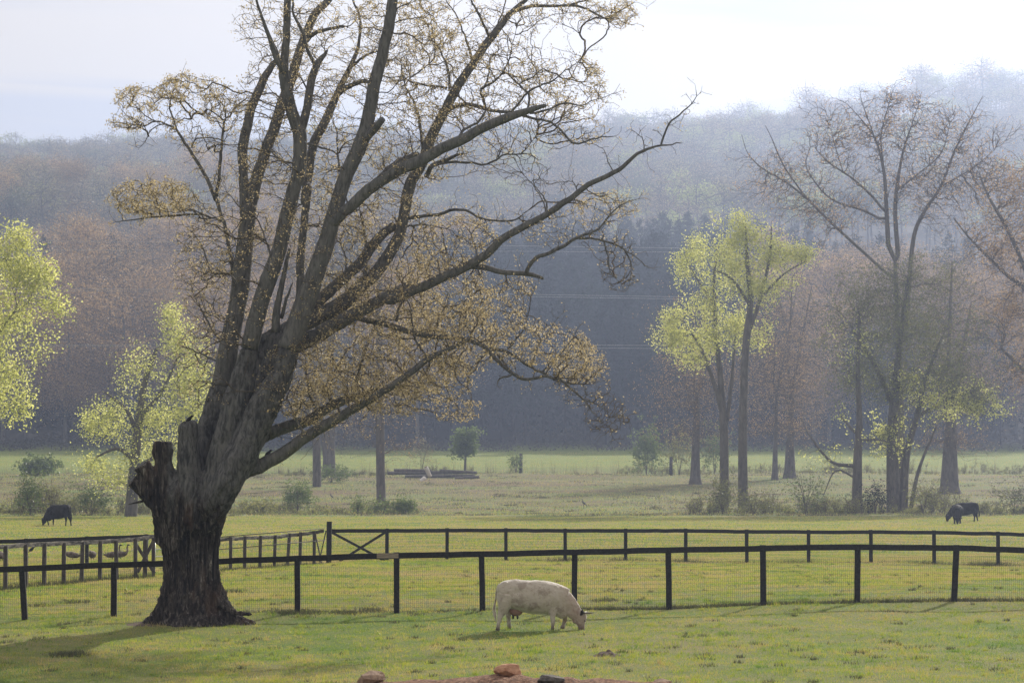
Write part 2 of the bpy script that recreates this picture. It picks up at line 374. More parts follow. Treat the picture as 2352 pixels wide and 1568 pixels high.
M['red_rock'] = mat('red_rock', lambda n: n.bsdf(n.ramp(n.noise(n.coord('Object', (7, 7, 7)), 2, 6), [(0.3, (0.30, 0.14, 0.085)), (0.7, (0.52, 0.30, 0.19))]), 0.85, n.bump(n.noise(n.coord('Object', (25, 25, 25)), 2, 5), 0.6, 0.02)))
M['dark_rock'] = mat('dark_rock', lambda n: n.bsdf(n.ramp(n.noise(n.coord('Object', (9, 9, 9)), 2, 6), [(0.3, (0.04, 0.035, 0.035)), (0.7, (0.16, 0.14, 0.13))]), 0.85, n.bump(n.noise(n.coord('Object', (25, 25, 25)), 2, 5), 0.8, 0.03)))
M['soil'] = mat('soil', lambda n: n.bsdf(n.ramp(n.noise(n.coord('Object', (12, 12, 12)), 2, 6), [(0.3, (0.05, 0.035, 0.03)), (0.7, (0.17, 0.12, 0.10))]), 0.95, n.bump(n.noise(n.coord('Object', (30, 30, 30)), 2, 5), 0.9, 0.03)))

def _field(n):
    p = n.pos(); big = n.noise(p, 0.12, 4, 0.6); mid = n.noise(p, 0.9, 5, 0.65); fine = n.noise(p, 9.0, 5, 0.75)
    y = n.t_y()
    straw = n.mix(fine, (0.12, 0.11, 0.04), (0.28, 0.25, 0.11))
    green = n.mix(fine, (0.05, 0.095, 0.014), (0.15, 0.23, 0.035))
    mixf = n.math('ADD', n.math('MULTIPLY', big, 0.9), n.math('MULTIPLY', mid, 0.7))
    base = n.mix(n.ramp(mixf, [(0.62, (0, 0, 0)), (0.98, (1, 1, 1))]), green, straw)
    # fallen brown leaves under the trees on the bank
    bank = n.math('MULTIPLY', n.step(y, 280, 292), n.math('SUBTRACT', 1.0, n.step(y, 408, 420)))
    lm = n.ramp(n.math('ADD', n.math('MULTIPLY', n.noise(n.pos((0.35, 1, 1)), 0.11, 5, 0.7), 0.75), n.math('MULTIPLY', n.noise(n.pos((.5, 1, 1)), 1.1, 4, 0.75), 0.45)), [(0.55, (0, 0, 0)), (0.68, (.9, .9, .9))])
    litter = n.mix(n.noise(p, 2.5, 5, 0.8), (0.05, 0.03, 0.018), (0.22, 0.145, 0.08))
    base = n.mix(n.math('MULTIPLY', lm, bank), base, litter)
    far = n.step(y, 425, 450)
    base = n.mix(far, base, n.mix(n.noise(p, 0.35, 5, 0.7), (0.09, 0.13, 0.02), (0.26, 0.30, 0.06)))
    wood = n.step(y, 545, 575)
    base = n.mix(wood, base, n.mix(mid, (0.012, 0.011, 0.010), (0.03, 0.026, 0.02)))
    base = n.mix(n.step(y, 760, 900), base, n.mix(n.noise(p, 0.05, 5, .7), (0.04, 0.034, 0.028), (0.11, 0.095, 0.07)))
    return n.bsdf(base, 0.9, n.bump(fine, 0.8, 0.08), 0.15)
def mat2(name, fn):
    def f(n):
        def t_y():
            g = n.node('ShaderNodeNewGeometry'); s = n.node('ShaderNodeSeparateXYZ'); n.set(s, 'Vector', g.outputs['Position']); return s.outputs['Y']
        def step(v, a, b):
            m = n.node('ShaderNodeMapRange'); n.set(m, 'Value', v); n.set(m, 'From Min', float(a)); n.set(m, 'From Max', float(b)); return m.outputs[0]
        n.t_y = t_y; n.step = step
        return fn(n)
    return mat(name, f)
M['field'] = mat2('field', _field)
def _grass(n):
    p = n.pos(); big = n.noise(p, 0.16, 4, 0.6); mid = n.noise(p, 0.8, 8, 0.82); isl = n.island(); y = n.t_y()
    v = n.math('ADD', n.math('MULTIPLY', mid, 1.6), n.math('ADD', n.math('MULTIPLY', isl, 0.26), n.math('MULTIPLY', big, 0.85))); v = n.math('SUBTRACT', v, 0.73)
    st = n.step(y, 74, 90); v = n.math('ADD', v, n.math('MULTIPLY', st, 0.07))
    c = n.ramp(v, [(0.40, (0.035, 0.075, 0.008)), (0.56, (0.11, 0.17, 0.012)), (0.70, (0.22, 0.21, 0.035)), (0.84, (0.34, 0.25, 0.12))])
    t = n.ramp(v, [(0.40, (0.10, 0.24, 0.01)), (0.56, (0.36, 0.48, 0.012)), (0.70, (0.56, 0.52, 0.06)), (0.84, (0.60, 0.44, 0.18))])
    return n.leaf(c, t, 0.5, 0.09)
M['grass'] = mat2('grass', _grass)
M['weed'] = mat('weed', lambda n: n.leaf(n.ramp(n.island(), [(0, (0.03, 0.045, 0.018)), (1, (0.10, 0.085, 0.05))]), n.ramp(n.island(), [(0, (0.05, 0.08, 0.02)), (1, (0.16, 0.13, 0.07))]), 0.35))
M['dry_stem'] = mat('dry_stem', lambda n: n.leaf(n.ramp(n.island(), [(0, (0.08, 0.06, 0.04)), (1, (0.24, 0.20, 0.11))]), n.ramp(n.island(), [(0, (0.1, 0.08, 0.05)), (1, (0.3, 0.26, 0.12))]), 0.35))
def _cow(n):
    p = n.coord('Object'); a = n.noise(p, 3.6, 5, 0.7, 0.3); b = n.noise(p, 14, 4, 0.7)
    c = n.mix(n.math('MULTIPLY', b, 0.35), (0.49, 0.435, 0.365), (0.30, 0.25, 0.20))
    c = n.mix(n.ramp(a, [(0.49, (0, 0, 0)), (0.60, (0.62,) * 3)]), c, (0.22, 0.17, 0.135))
    g = n.node('ShaderNodeTexCoord'); s = n.node('ShaderNodeSeparateXYZ'); n.set(s, 'Vector', g.outputs['Object'])
    leg = n.node('ShaderNodeMapRange'); n.set(leg, 'Value', s.outputs['Z']); n.set(leg, 'From Min', 0.16); n.set(leg, 'From Max', 0.03)
    c = n.mix(leg.outputs[0], c, (0.10, 0.075, 0.06))
    nk = n.node('ShaderNodeMapRange'); n.set(nk, 'Value', s.outputs['X']); n.set(nk, 'From Min', 0.45); n.set(nk, 'From Max', 0.85)
    c = n.mix(n.ramp(b, [(0.60, (0, 0, 0)), (0.72, (.6, .6, .6))]), c, (0.16, 0.12, 0.10))
    c = n.mix(n.math('MULTIPLY', nk.outputs[0], n.math('MULTIPLY', b, 0.9)), c, (0.28, 0.18, 0.13))
    return n.bsdf(c, 0.7, n.bump(n.noise(p, 40, 4, .7), 0.5, 0.015), 0.2, 0.0, 1.0)
M['cow_coat'] = mat('cow_coat', _cow)
M['black_coat'] = mat('black_coat', lambda n: n.bsdf(n.ramp(n.noise(n.coord('Object'), 5, 4), [(0.3, (0.008, 0.008, 0.009)), (0.7, (0.022, 0.019, 0.018))]), 0.8, None, 0.15))
M['udder'] = mat('udder', lambda n: n.leaf((0.34, 0.20, 0.15, 1), (0.55, 0.22, 0.12, 1), 0.25, .02))
M['dark_skin'] = mat('dark_skin', lambda n: n.bsdf((0.02, 0.016, 0.015), 0.5))
M['horn'] = mat('horn', lambda n: n.bsdf(n.ramp(n.noise(n.coord('Object'), 6, 3), [(0.3, (0.13, 0.115, 0.10)), (0.7, (0.32, 0.29, 0.25))]), 0.4))
M['goose'] = mat('goose', lambda n: n.bsdf(n.ramp(n.noise(n.coord('Object'), 6, 3), [(0.40, (0.07, 0.05, 0.04)), (0.7, (0.30, 0.25, 0.21))]), 0.8))
M['bird_dark'] = mat('bird_dark', lambda n: n.bsdf((0.012, 0.012, 0.014), 0.6))
M['heron'] = mat('heron', lambda n: n.bsdf(n.ramp(n.noise(n.coord('Object'), 5, 3), [(0.35, (0.07, 0.075, 0.085)), (0.7, (0.20, 0.20, 0.21))]), 0.8))
M['pale_log'] = mat('pale_log', lambda n: n.bsdf(n.ramp(n.noise(n.coord('Object', (3, 3, 9)), 3, 5), [(0.3, (0.42, 0.38, 0.34)), (0.7, (0.72, 0.68, 0.62))]), 0.8))
M['gate_metal'] = mat('gate_metal', lambda n: n.bsdf((0.62, 0.62, 0.62), 0.35, None, 0.5, 0.8))

# ------------------------------------------------------------------ ground sheet
def build_ground():
    Ds = np.concatenate([np.arange(-280, 0, 14.0), np.arange(0, 40, 2.0), np.arange(40, 90, 0.4), np.arange(90, 130, 0.8), np.arange(130, 300, 2.0), np.arange(300, 460, 2.5), np.arange(460, 720, 6), np.arange(720, 2460, 22), np.arange(2460, 3200, 60)])
    n = 301; u = np.linspace(-1, 1, n); u = np.sign(u) * np.abs(u) ** 1.8
    hw = np.maximum(240, Ds * 0.78)
    X = u[None] * hw[:, None]; Y = np.repeat(Ds[:, None], n, 1); Z = ground_z(X, Y)
    V = np.stack([X, Y, Z], -1).reshape(-1, 3); m = len(Ds)
    i, j = np.meshgrid(np.arange(m - 1), np.arange(n - 1), indexing='ij'); a = (i * n + j).ravel()
    F = np.stack([a, a + 1, a + n + 1, a + n], 1)
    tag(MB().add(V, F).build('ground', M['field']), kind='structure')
build_ground()

# ------------------------------------------------------------------ branching growth
def grow(skel, att, step, tip, seed, pw=2.3, wig=0.12, up=0.25, back=0.35, maxr=None, dirw=0.45, alpha=0.38):
    """skel: list of (points, radii-or-None, attach) ; att: attractor points.  returns P, parent, radius, is_skel, tips"""
    rng = np.random.RandomState(seed)
    cap = 400000; P = np.zeros((cap, 3)); Dr = np.zeros((cap, 3)); par = np.full(cap, -1, int); fixed = np.zeros(cap); n = 0
    for pts, rad in skel:
        pts = np.asarray(pts, float); rad = np.zeros(len(pts)) if rad is None else np.asarray(rad, float)
        q, rr = resample(pts, rad, step)
        if n == 0: pi = -1; s = 0
        else:
            d = ((P[:n] - q[0]) ** 2).sum(1); pi = int(np.argmin(d)); s = 1 if d[pi] < (step * 1.5) ** 2 else 0
        for k in range(s, len(q)):
            P[n] = q[k]; par[n] = pi; fixed[n] = rr[k]; pi = n; n += 1
    PL = np.zeros(cap); ns = n
    Dr[1:n] = P[1:n] - P[np.maximum(par[1:n], 0)]; Dr[0] = (0, 0, 1); Dr[:n] /= np.linalg.norm(Dr[:n], axis=1, keepdims=True) + 1e-9
    att = np.asarray(att, float)
    if len(att):
        dmin = np.array([((P[:n] - a) ** 2).sum(1).min() for a in att]); att = att[np.argsort(dmin)]
    tips = []
    for a in att:
        dv = a - P[:n]; d = np.sqrt((dv ** 2).sum(1))
        cost = d * (1 + dirw * (1 - (dv * Dr[:n]).sum(1) / (d + 1e-9))) + back * np.clip(-dv[:, 2], 0, None) + alpha * PL[:n]
        i = int(np.argmin(cost)); L = d[i]
        if L < step * 0.4: continue
        k = max(1, int(math.ceil(L / step)))
        p0 = P[i].copy(); pd = p0 - P[par[i]] if par[i] >= 0 else np.array((0, 0, 1.0)); pd /= np.linalg.norm(pd) + 1e-9
        c = p0 + (pd * 0.75 + np.array((0, 0, up))) * L * 0.42 + rng.normal(size=3) * L * wig * 0.35
        pi = i
        for j in range(1, k + 1):
            t = j / k; q = (1 - t) ** 2 * p0 + 2 * t * (1 - t) * c + t * t * a
            if j < k: q = q + rng.normal(size=3) * step * wig * .7
            dq = q - P[pi]; P[n] = q; Dr[n] = dq / (np.linalg.norm(dq) + 1e-9); PL[n] = PL[pi] + np.linalg.norm(dq); par[n] = pi; pi = n; n += 1
        tips.append(n - 1)
        if n > cap - 200: break
    P = P[:n]; par = par[:n]; acc = np.zeros(n); r = np.zeros(n)
    for i in range(n - 1, -1, -1):
        ri = max(tip, acc[i] ** (1 / pw)) if acc[i] > 0 else tip
        if i < ns and fixed[i] > 0: ri = fixed[i]
        if maxr: ri = min(ri, maxr)
        r[i] = ri
        if par[i] >= 0: acc[par[i]] += ri ** pw
    return P, par, r, np.arange(n) < ns, np.array(tips, int)
def seg_mesh(mb, P, par, r, sel, mi=0, lod=((0.10, 10), (0.03, 6), (0, 3))):
    idx = np.nonzero((par >= 0) & sel)[0]
    ra = np.minimum(r[par[idx]], r[idx] * 1.25); rb = r[idx]; hi = 1e9
    for thr, ns in lod:
        m = (rb >= thr) & (rb < hi); hi = thr
        V, F = frusta(P[par[idx[m]]], P[idx[m]], ra[m], rb[m], ns); mb.add(V, F, mi)
def conn(big, par):
    big = big.copy()
    for i in range(len(big)):
        if par[i] >= 0 and not big[par[i]]: big[i] = False
    return big
def blob_pts(blobs, n, rng, shell=0.35):
    w = np.array([b[3] * b[4] * b[5] for b in blobs], float) ** 0.67; w /= w.sum(); out = []
    for b, k in zip(blobs, rng.multinomial(n, w)):
        d = rng.normal(size=(k, 3)); d /= np.linalg.norm(d, axis=1, keepdims=True); rr = rng.random(k) ** max(shell, .45); rr = rr * np.array([1 + 1.1 * noise.noise(Vector(q) * 2.1 + Vector((b[0] * .3, b[2] * .3, 0))) for q in d])
        out.append(np.array(b[:3]) + d * rr[:, None] * np.array(b[3:6]))
    return np.concatenate(out)
def clumpy(pts, rng, keep, size):
    """thin points with 3d noise to leave gaps"""
    k = [noise.noise(Vector(p) / size) > keep for p in pts]
    return pts[np.array(k)]
def make_tree(name, loc, label, cat, skel, blobs, natt, step, tip, seed, leaf, nleaf, lsize, bark='far_bark', group=None, thr=0.09, hang=0.0, spread=0.5, gap=-0.25, gapsize=2.0, aspect=0.6, up=0.25, back=0.35, wig=0.14, near=0, leafblobs=None, local=False):
    """world-space skeleton and blobs; becomes thing > trunk, crown"""
    rng = np.random.RandomState(seed); loc = np.array(loc, float)
    att = blob_pts(blobs, natt, rng)
    if gap is not None: att = clumpy(att, rng, gap, gapsize)
    P, par, r, sk, tips = grow(skel, att, step, tip, seed, up=up, back=back, wig=wig)
    P = P - loc
    t = thing(name, loc, label, cat, group)
    big = conn(r >= thr, par)
    mb = MB(); seg_mesh(mb, P, par, r, big, 0, ((0.15, 12), (0.05, 8), (0, 5))); mb.build('trunk', M[bark], t)
    mb = MB(); seg_mesh(mb, P, par, r, ~big, 0, ((0.05, 5), (0, 3)))
    if nleaf:
        src = tips
        if leafblobs is not None:
            q = P[tips] + loc; ok = np.zeros(len(q), bool)
            for b in leafblobs: ok |= (((q - np.array(b[:3])) / np.array(b[3:6])) ** 2).sum(1) < 1
            src = tips[ok]
        if len(src):
            lp = P[rng.choice(src, nleaf, p=(lambda w_: w_ / w_.sum())(rng.random(len(src)) ** 1.2))] + rng.normal(size=(nleaf, 3)) * spread
            V, F = leaves(lp, rng, lsize, aspect, hang); mb.add(V, F, 1)
    mb.build('crown', [M['twig'] if near else M[bark], M[leaf]], t)
    return t
def vb(vx, vy, D, rx, ry, rd=None):
    """blob given by picture position, distance and half sizes in picture px -> world ellipsoid"""
    p = at(vx, vy, D); m = D / FV; return (p[0], p[1], p[2], rx * m, (rd if rd else (rx + ry) / 2 * m), ry * m)
def vp(pts, D):
    """[(vx, vy, halfwidth px, dD)] -> points, radii"""
    P = np.array([at(a[0], a[1], D + (a[3] if len(a) > 3 else 0)) for a in pts]); r = np.array([a[2] * D / FV for a in pts]); return P, r

# ------------------------------------------------------------------ the old tree
TD = 72.6
K = 1.06293
CR = {1: (200, 0, 2.94), 2: (900, 0, 2.766), 3: (200, 450, 2.94), 4: (900, 450, 2.94), 5: (250, 950, 2.613), 6: (1350, 900, 7.84), 0: (0, 0, 1 / K)}
def cpt(c, X, Y): a, b, s = CR[c]; return ((a + X / s) / K, (b + Y / s) / K)
def LP(pts, d0, d1):
    vs = [cpt(p[0], p[1], p[2]) for p in pts]; s = np.concatenate([[0], np.cumsum([math.dist(vs[i], vs[i + 1]) for i in range(len(vs) - 1)])]); s = s / s[-1]
    P = np.array([at(v[0], v[1], TD + d0 + (d1 - d0) * t) for v, t in zip(vs, s)])
    r = np.array([p[3] / CR[p[0]][2] / K * TD / FV for p in pts]); return P, r
# name: (points (crop, x, y, halfwidth), depth start, depth end, twig density, twig reach, leafiness)
LIMBS = [
 ([(5,640,640,100),(5,690,300,95),(3,1010,1450,88),(3,1060,1150,72),(3,1120,850,64),(3,1150,600,66),(3,1185,300,56),(3,1200,150,58)], 0.5, 0.9, 3, 1.2, .5),
 ([(3,1185,230,50),(1,1160,1250,36),(1,1155,1050,38),(1,1190,900,36),(1,1215,780,34),(1,1290,600,30),(1,1345,500,26),(1,1400,430,18)], 0.9, 1.6, 6, 1.4, 1),
 ([(3,1200,200,50),(1,1250,1300,45),(1,1320,1080,42),(1,1390,900,40),(1,1440,720,38),(1,1500,580,36),(1,1540,440,34),(1,1600,260,32),(1,1670,110,30),(1,1770,0,26),(1,1850,-130,20),(1,1930,-380,12),(1,1960,-560,4)], 0.9, 2.4, 6, 1.5, 1),
 ([(1,1600,300,24),(1,1660,245,16),(1,1760,215,13),(1,1880,190,11)], 2.0, 1.4, 3, .8, .6),
 ([(5,700,700,110),(5,780,380,100),(5,870,60,95),(3,1200,1180,62),(3,1270,900,60),(3,1340,680,58),(3,1420,450,55),(3,1480,200,52),(3,1530,0,50),(1,1555,1250,48),(1,1568,1050,48),(1,1562,930,50)], -0.5, -0.9, 2, 1.0, .4),
 ([(1,1562,960,44),(1,1500,780,42),(1,1465,620,40),(1,1450,500,35),(1,1465,300,28),(1,1475,0,25),(1,1480,-120,20),(1,1505,-380,12),(1,1530,-560,4)], -0.9, -1.6, 5, 1.3, 1),
 ([(1,1455,520,26),(1,1390,400,22),(1,1345,270,15),(1,1290,120,10),(1,1250,0,8),(1,1235,-80,6)], -1.2, -1.8, 9, 1.3, 1),
 ([(1,1562,960,38),(1,1610,800,30),(1,1640,620,28),(1,1680,480,27),(1,1720,420,20),(1,1760,365,8)], -0.9, -0.4, 4, 1.0, .8),
 ([(1,1675,470,14),(1,1620,360,12),(1,1580,220,12),(1,1520,110,9),(1,1515,0,7)], -0.7, -0.9, 6, 1.0, 1),
 ([(5,760,650,110),(5,900,400,105),(5,1060,60,90),(3,1440,1350,80),(3,1480,1180,78),(3,1550,1000,76),(3,1620,800,70),(3,1690,600,65),(3,1760,400,60),(3,1800,250,58),(3,1860,50,50),(1,1900,1240,52),(1,1980,1080,52),(1,2050,880,48),(1,2100,600,45),(1,2160,380,42),(1,2210,150,38),(1,2230,0,37),(1,2250,-150,30),(1,2300,-430,19),(1,2320,-700,6)], -0.9, -1.4, 4, 1.3, .8),
 ([(3,1790,290,42),(3,1880,200,40),(3,1960,130,40),(2,0,1280,38),(2,200,1150,38),(2,340,1090,38),(2,500,1000,36),(2,640,940,35),(2,760,870,33),(2,950,790,28),(2,1090,745,20),(2,1200,712,11)], -1.2, -2.6, 4, 1.1, .6),
 ([(2,60,1225,26),(2,120,1160,24),(2,200,1095,22),(2,330,1040,17)], -1.2, -0.3, 5, 1.0, 1),
 ([(3,1250,1330,110),(3,1400,1120,95),(3,1560,1000,66),(3,1830,880,56),(3,2000,740,52),(3,2150,580,46),(3,2270,380,41),(4,260,200,40),(2,280,1250,38),(2,370,1080,38),(2,420,930,35),(2,520,740,35),(2,590,600,32),(2,700,440,28),(2,800,290,27),(2,880,190,24),(2,970,80,19),(2,1060,0,13),(2,1130,-80,9),(2,1220,-240,3)], 0.4, 1.2, 5, 1.3, .8),
 ([(2,985,78,13),(2,1100,42,12),(2,1250,42,10),(2,1400,40,9),(2,1500,75,7),(2,1600,125,6),(2,1690,80,4),(2,1790,20,3)], 1.0, 0.6, 12, 1.0, 1),
 ([(2,1330,40,7),(2,1420,15,6),(2,1520,-10,4)], 0.9, 0.6, 8, .8, 1),
 ([(3,1640,870,50),(3,1750,790,42),(3,1850,700,40),(3,2000,560,38),(4,60,400,36),(4,190,290,30)], 0.6, 0.9, 4, 1.2, 1),
 ([(3,1400,1230,90),(3,1530,1150,68),(3,1700,1075,55),(3,1850,990,50),(3,2050,880,45),(3,2200,800,42),(3,2350,735,38),(4,150,835,36),(4,350,750,34),(4,550,660,33),(4,700,590,31),(4,850,500,29),(4,950,400,27),(4,1100,310,25),(4,1280,215,23),(4,1400,130,22),(2,1380,1330,18),(2,1480,1250,17),(2,1650,1170,15),(2,1720,1120,13),(2,1850,1020,10),(2,1980,985,6),(2,2115,965,3)], 0.2, -2.8, 3.2, 1.0, .35),
 ([(2,1975,980,7),(2,2010,880,6),(2,2040,820,6),(2,2130,750,5),(2,2200,680,3),(2,2210,615,2)], -2.6, -3.0, 7, .6, .1),
 ([(4,740,585,24),(4,850,600,20),(4,950,630,19),(4,1130,640,17),(4,1200,655,13),(4,1255,675,9)], -1.2, -1.8, 3, .7, .3),
 ([(4,1130,640,15),(4,1150,590,13),(4,1200,530,14),(4,1300,490,13),(4,1400,440,12),(4,1520,370,10),(4,1650,320,8),(4,1760,190,5),(4,1860,120,3)], -1.7, -2.6, 7, .8, .5),
 ([(4,1510,390,9),(4,1620,390,7),(4,1700,410,7),(4,1830,460,6),(4,1880,560,5),(4,1885,640,3),(4,1860,760,2)], -2.2, -2.0, 10, .7, .08),
 ([(4,1830,460,5),(4,1930,530,4),(4,2010,600,2)], -2.0, -2.2, 12, .5, .05),
 ([(4,1690,412,6),(4,1720,520,5),(4,1730,620,4),(4,1810,710,2)], -2.1, -1.7, 10, .5, .05),
 ([(4,250,250,14),(4,340,235,13),(4,500,215,12),(4,620,180,11),(4,720,195,9),(4,800,240,8),(4,900,262,7),(4,1050,255,6),(4,1150,180,3)], 0.8, -0.4, 8, 1.0, .9),
 ([(4,240,325,9),(4,290,298,8),(4,420,292,6),(4,570,320,3)], 0.8, 1.4, 8, .8, .8),
 ([(4,-220,900,24),(4,-100,945,22),(4,0,980,21),(4,150,1010,21),(4,300,1060,20),(4,450,1090,19),(4,620,1100,18),(4,760,1130,17),(4,850,1180,16),(4,930,1270,15),(4,1010,1340,13),(4,1130,1400,11),(4,1260,1375,10),(4,1340,1400,10)], 0.6, -1.8, 5, 1.0, .8),
 ([(4,870,1180,13),(4,990,1200,12),(4,1100,1270,11),(4,1200,1330,10),(4,1290,1370,9)], -0.4, -1.4, 6, .9, 1),
 ([(4,925,1220,9),(4,990,1300,8),(4,1020,1370,8),(4,940,1390,6),(4,920,1440,3)], -0.5, -1.2, 3, .4, .1),
 ([(4,1000,1180,7),(4,1060,1110,5),(4,1120,1020,5),(4,1170,800,3),(4,1200,720,2)], -0.6, -0.2, 6, .5, .3),
 ([(4,1180,1290,6),(4,1220,1150,4),(4,1300,1040,3),(4,1385,930,2)], -1.0, -0.6, 6, .5, .3),
 ([(4,1250,1340,6),(4,1380,1210,4),(4,1460,1110,3),(4,1520,1010,2)], -1.3, -1.0, 6, .5, .3),
 ([(5,780,640,60),(5,860,545,48),(5,1000,490,42),(5,1150,410,40),(5,1290,310,37),(5,1450,215,34),(5,1568,145,30),(4,80,1500,25),(4,180,1435,23),(4,300,1350,23),(4,450,1240,20),(4,600,1170,16),(4,730,1105,12)], -0.6, -1.6, 5, 1.2, .8),
 ([(5,850,470,60),(5,950,355,48),(5,1050,285,42),(5,1200,232,38),(5,1330,190,34),(5,1450,110,30),(5,1568,60,26),(5,1700,20,18)], 0.2, 1.2, 7, 1.3, 1),
 ([(3,1560,860,34),(3,1568,780,30),(3,1570,500,28),(3,1600,250,29),(3,1620,0,30),(1,1600,1450,32),(1,1650,1080,33),(1,1720,920,33),(1,1800,750,30),(1,1870,600,24),(1,1930,470,18),(1,1985,330,12),(1,1995,130,9),(1,1940,0,6)], 0.2, 2.2, 6, 1.3, 1),
 ([(1,1840,680,16),(1,1900,630,18),(1,2000,590,15),(1,2080,590,12)], 1.8, .8, 6, .9, 1),
 ([(1,1930,480,12),(1,2020,410,9),(1,2110,370,7),(1,2160,370,6)], 2.0, 1.0, 6, .9, 1),
 ([(3,1390,1060,34),(3,1400,900,26),(3,1440,700,19),(3,1470,560,14),(3,1492,460,9)], -0.7, -0.8, 1, .3, 0),
 ([(3,1430,960,14),(3,1470,820,11),(3,1512,706,4)], -0.6, -0.9, 1, .3, 0),
 ([(3,1100,680,20),(3,1075,560,15),(3,1040,350,14),(3,1000,220,13),(3,960,100,15),(1,960,1430,16),(1,880,1250,13),(1,800,1120,12),(1,740,1030,11),(1,680,930,9),(1,600,890,7),(1,530,870,6),(1,430,905,5),(1,300,890,3)], 0.8, 2.2, 7, .8, 1),
 ([(1,680,930,7),(1,650,840,6),(1,630,780,6),(1,640,700,5),(1,665,640,3),(1,740,610,2)], 1.6, 1.3, 14, .7, 1),
 ([(1,530,870,5),(1,450,830,4),(1,400,770,3),(1,320,690,2)], 1.8, 2.0, 14, .6, 1),
 ([(1,965,1410,13),(1,985,1250,12),(1,1000,1100,11),(1,1020,870,9),(1,1060,840,7),(1,1100,770,6),(1,1190,700,4)], 1.0, 1.4, 7, .8, .9),
 ([(1,1018,870,7),(1,960,815,5),(1,895,775,3)], 1.2, 1.0, 3, .4, .3),
 ([(1,1030,840,6),(1,1025,770,5),(1,980,720,4),(1,920,680,3),(1,850,690,2)], 1.2, 1.6, 14, .7, 1),
 ([(1,790,1060,6),(1,810,1010,5),(1,860,990,5),(1,1000,1000,4)], 1.4, 1.0, 7, .6, .8),
 ([(1,600,890,5),(1,540,900,4),(1,490,940,4),(1,460,1010,3),(1,410,1060,1.5)], 1.6, 1.8, 9, .5, .03),
 ([(3,1010,270,8),(3,960,245,7),(3,900,232,7),(3,850,215,8),(3,700,222,8),(3,560,230,7),(3,400,250,5),(3,320,262,4),(3,240,272,2.5)], 0.9, 1.2, 9, .7, 1.2),
 ([(3,560,225,6),(3,545,140,5),(3,510,60,4),(1,420,1300,2)], 1.1, 1.4, 16, .6, 1.3),
 ([(3,740,222,5),(3,700,150,4),(3,640,90,3),(3,600,0,2)], 1.0, 1.4, 14, .6, 1.3),
 ([(2,555,735,14),(2,620,712,14),(2,720,712,13),(2,800,740,11),(2,880,755,11),(2,960,760,10)], 0.8, -1.8, 5, .8, .7),
 ([(2,1040,780,10),(2,1130,805,8),(2,1230,825,8),(2,1300,880,7),(2,1380,965,7),(2,1450,960,6),(2,1540,930,5),(2,1650,925,3)], -2.0, -2.6, 8, .7, .5),
 ([(2,1090,765,8),(2,1200,745,7),(2,1320,695,6),(2,1420,715,4),(2,1500,690,3),(2,1640,640,2)], -2.2, -2.8, 9, .8, 1),
 ([(2,960,760,8),(2,1030,680,7),(2,1080,620,7),(2,1150,580,6),(2,1250,540,5),(2,1330,480,3),(2,1440,400,2)], -2.0, -2.6, 12, .9, 1),
 ([(2,1075,735,8),(2,1080,640,8),(2,1020,570,6),(2,1110,520,5),(2,1180,460,3)], -2.2, -1.8, 10, .8, .9),
 ([(2,790,735,9),(2,770,660,9),(2,760,600,8),(2,840,560,7),(2,900,500,6),(2,950,400,5),(2,970,300,3),(2,1000,200,2)], 0.4, -0.6, 10, .9, .9),
 ([(2,770,600,7),(2,810,520,6),(2,820,400,5),(2,880,340,3)], 0.2, 0.8, 9, .8, .9),
 ([(2,545,610,9),(2,545,500,8),(2,510,400,7),(2,440,250,5),(2,420,130,3)], 0.8, 1.8, 9, 1.0, 1),
 ([(2,530,595,8),(2,400,575,7),(2,270,545,6),(2,340,490,5),(2,400,440,3)], 0.8, 0.2, 9, .9, 1),
 ([(2,705,420,8),(2,660,270,7),(2,600,120,5),(2,520,0,4)], 1.0, 1.6, 8, 1.0, .8),
 ([(2,815,250,10),(2,760,130,8),(2,700,20,6),(2,670,-60,4)], 1.0, 0.4, 7, .9, .6),
 ([(2,830,250,7),(2,890,120,5),(2,930,0,4)], 1.0, 1.6, 7, .9, .6),
 ([(2,365,1010,10),(2,340,800,9),(2,300,680,7),(2,240,560,5),(2,215,420,3)], 1.0, 1.8, 8, 1.0, 1),
 ([(2,390,1190,18),(2,430,1120,15),(2,520,1080,14),(2,600,1045,10),(2,650,1035,4)], 1.0, -.4, 4, .7, .6),
 ([(2,470,1110,9),(2,560,1095,9),(2,700,1100,8),(2,770,1115,7),(2,860,1080,7),(2,900,1050,6),(2,990,1045,5),(2,1070,1035,4),(2,1150,1080,2)], .3, -1.0, 5, .6, .15),
 ([(2,875,1060,5),(2,900,1000,4),(2,940,960,2)], -.6, -.8, 8, .5, .1),
 ([(2,1030,1035,4),(2,1080,985,3),(2,1130,930,2)], -.8, -.9, 8, .5, .1),
 ([(2,600,940,9),(2,640,880,9),(2,730,830,8),(2,790,750,7)], -1.8, -1.4, 6, .7, .5),
 ([(4,780,545,7),(4,775,470,5),(4,740,380,4),(4,720,300,2)], -.8, -.2, 12, .8, 1),
 ([(4,1275,205,7),(4,1275,130,6),(4,1230,60,4),(4,1180,0,3)], -1.8, -1.4, 8, .6, .12),
 ([(2,1195,1440,5),(2,1180,1370,4),(2,1120,1260,3),(2,1050,1190,2)], -1.6, -1.2, 10, .5, .1),
 ([(2,1410,1290,5),(2,1380,1230,3),(2,1290,1230,2)], -2.0, -1.8, 12, .5, .1),
 ([(2,1655,1160,4),(2,1620,1090,3),(2,1590,1010,2)], -2.3, -2.0, 9, .5, .15),
 ([(2,1860,1010,4),(2,1850,930,3),(2,1780,880,2)], -2.5, -2.3, 12, .5, .1),
 ([(4,200,980,12),(4,210,900,10),(4,260,820,6),(4,350,700,4),(4,380,600,3)], -.2, .4, 9, .9, 1),
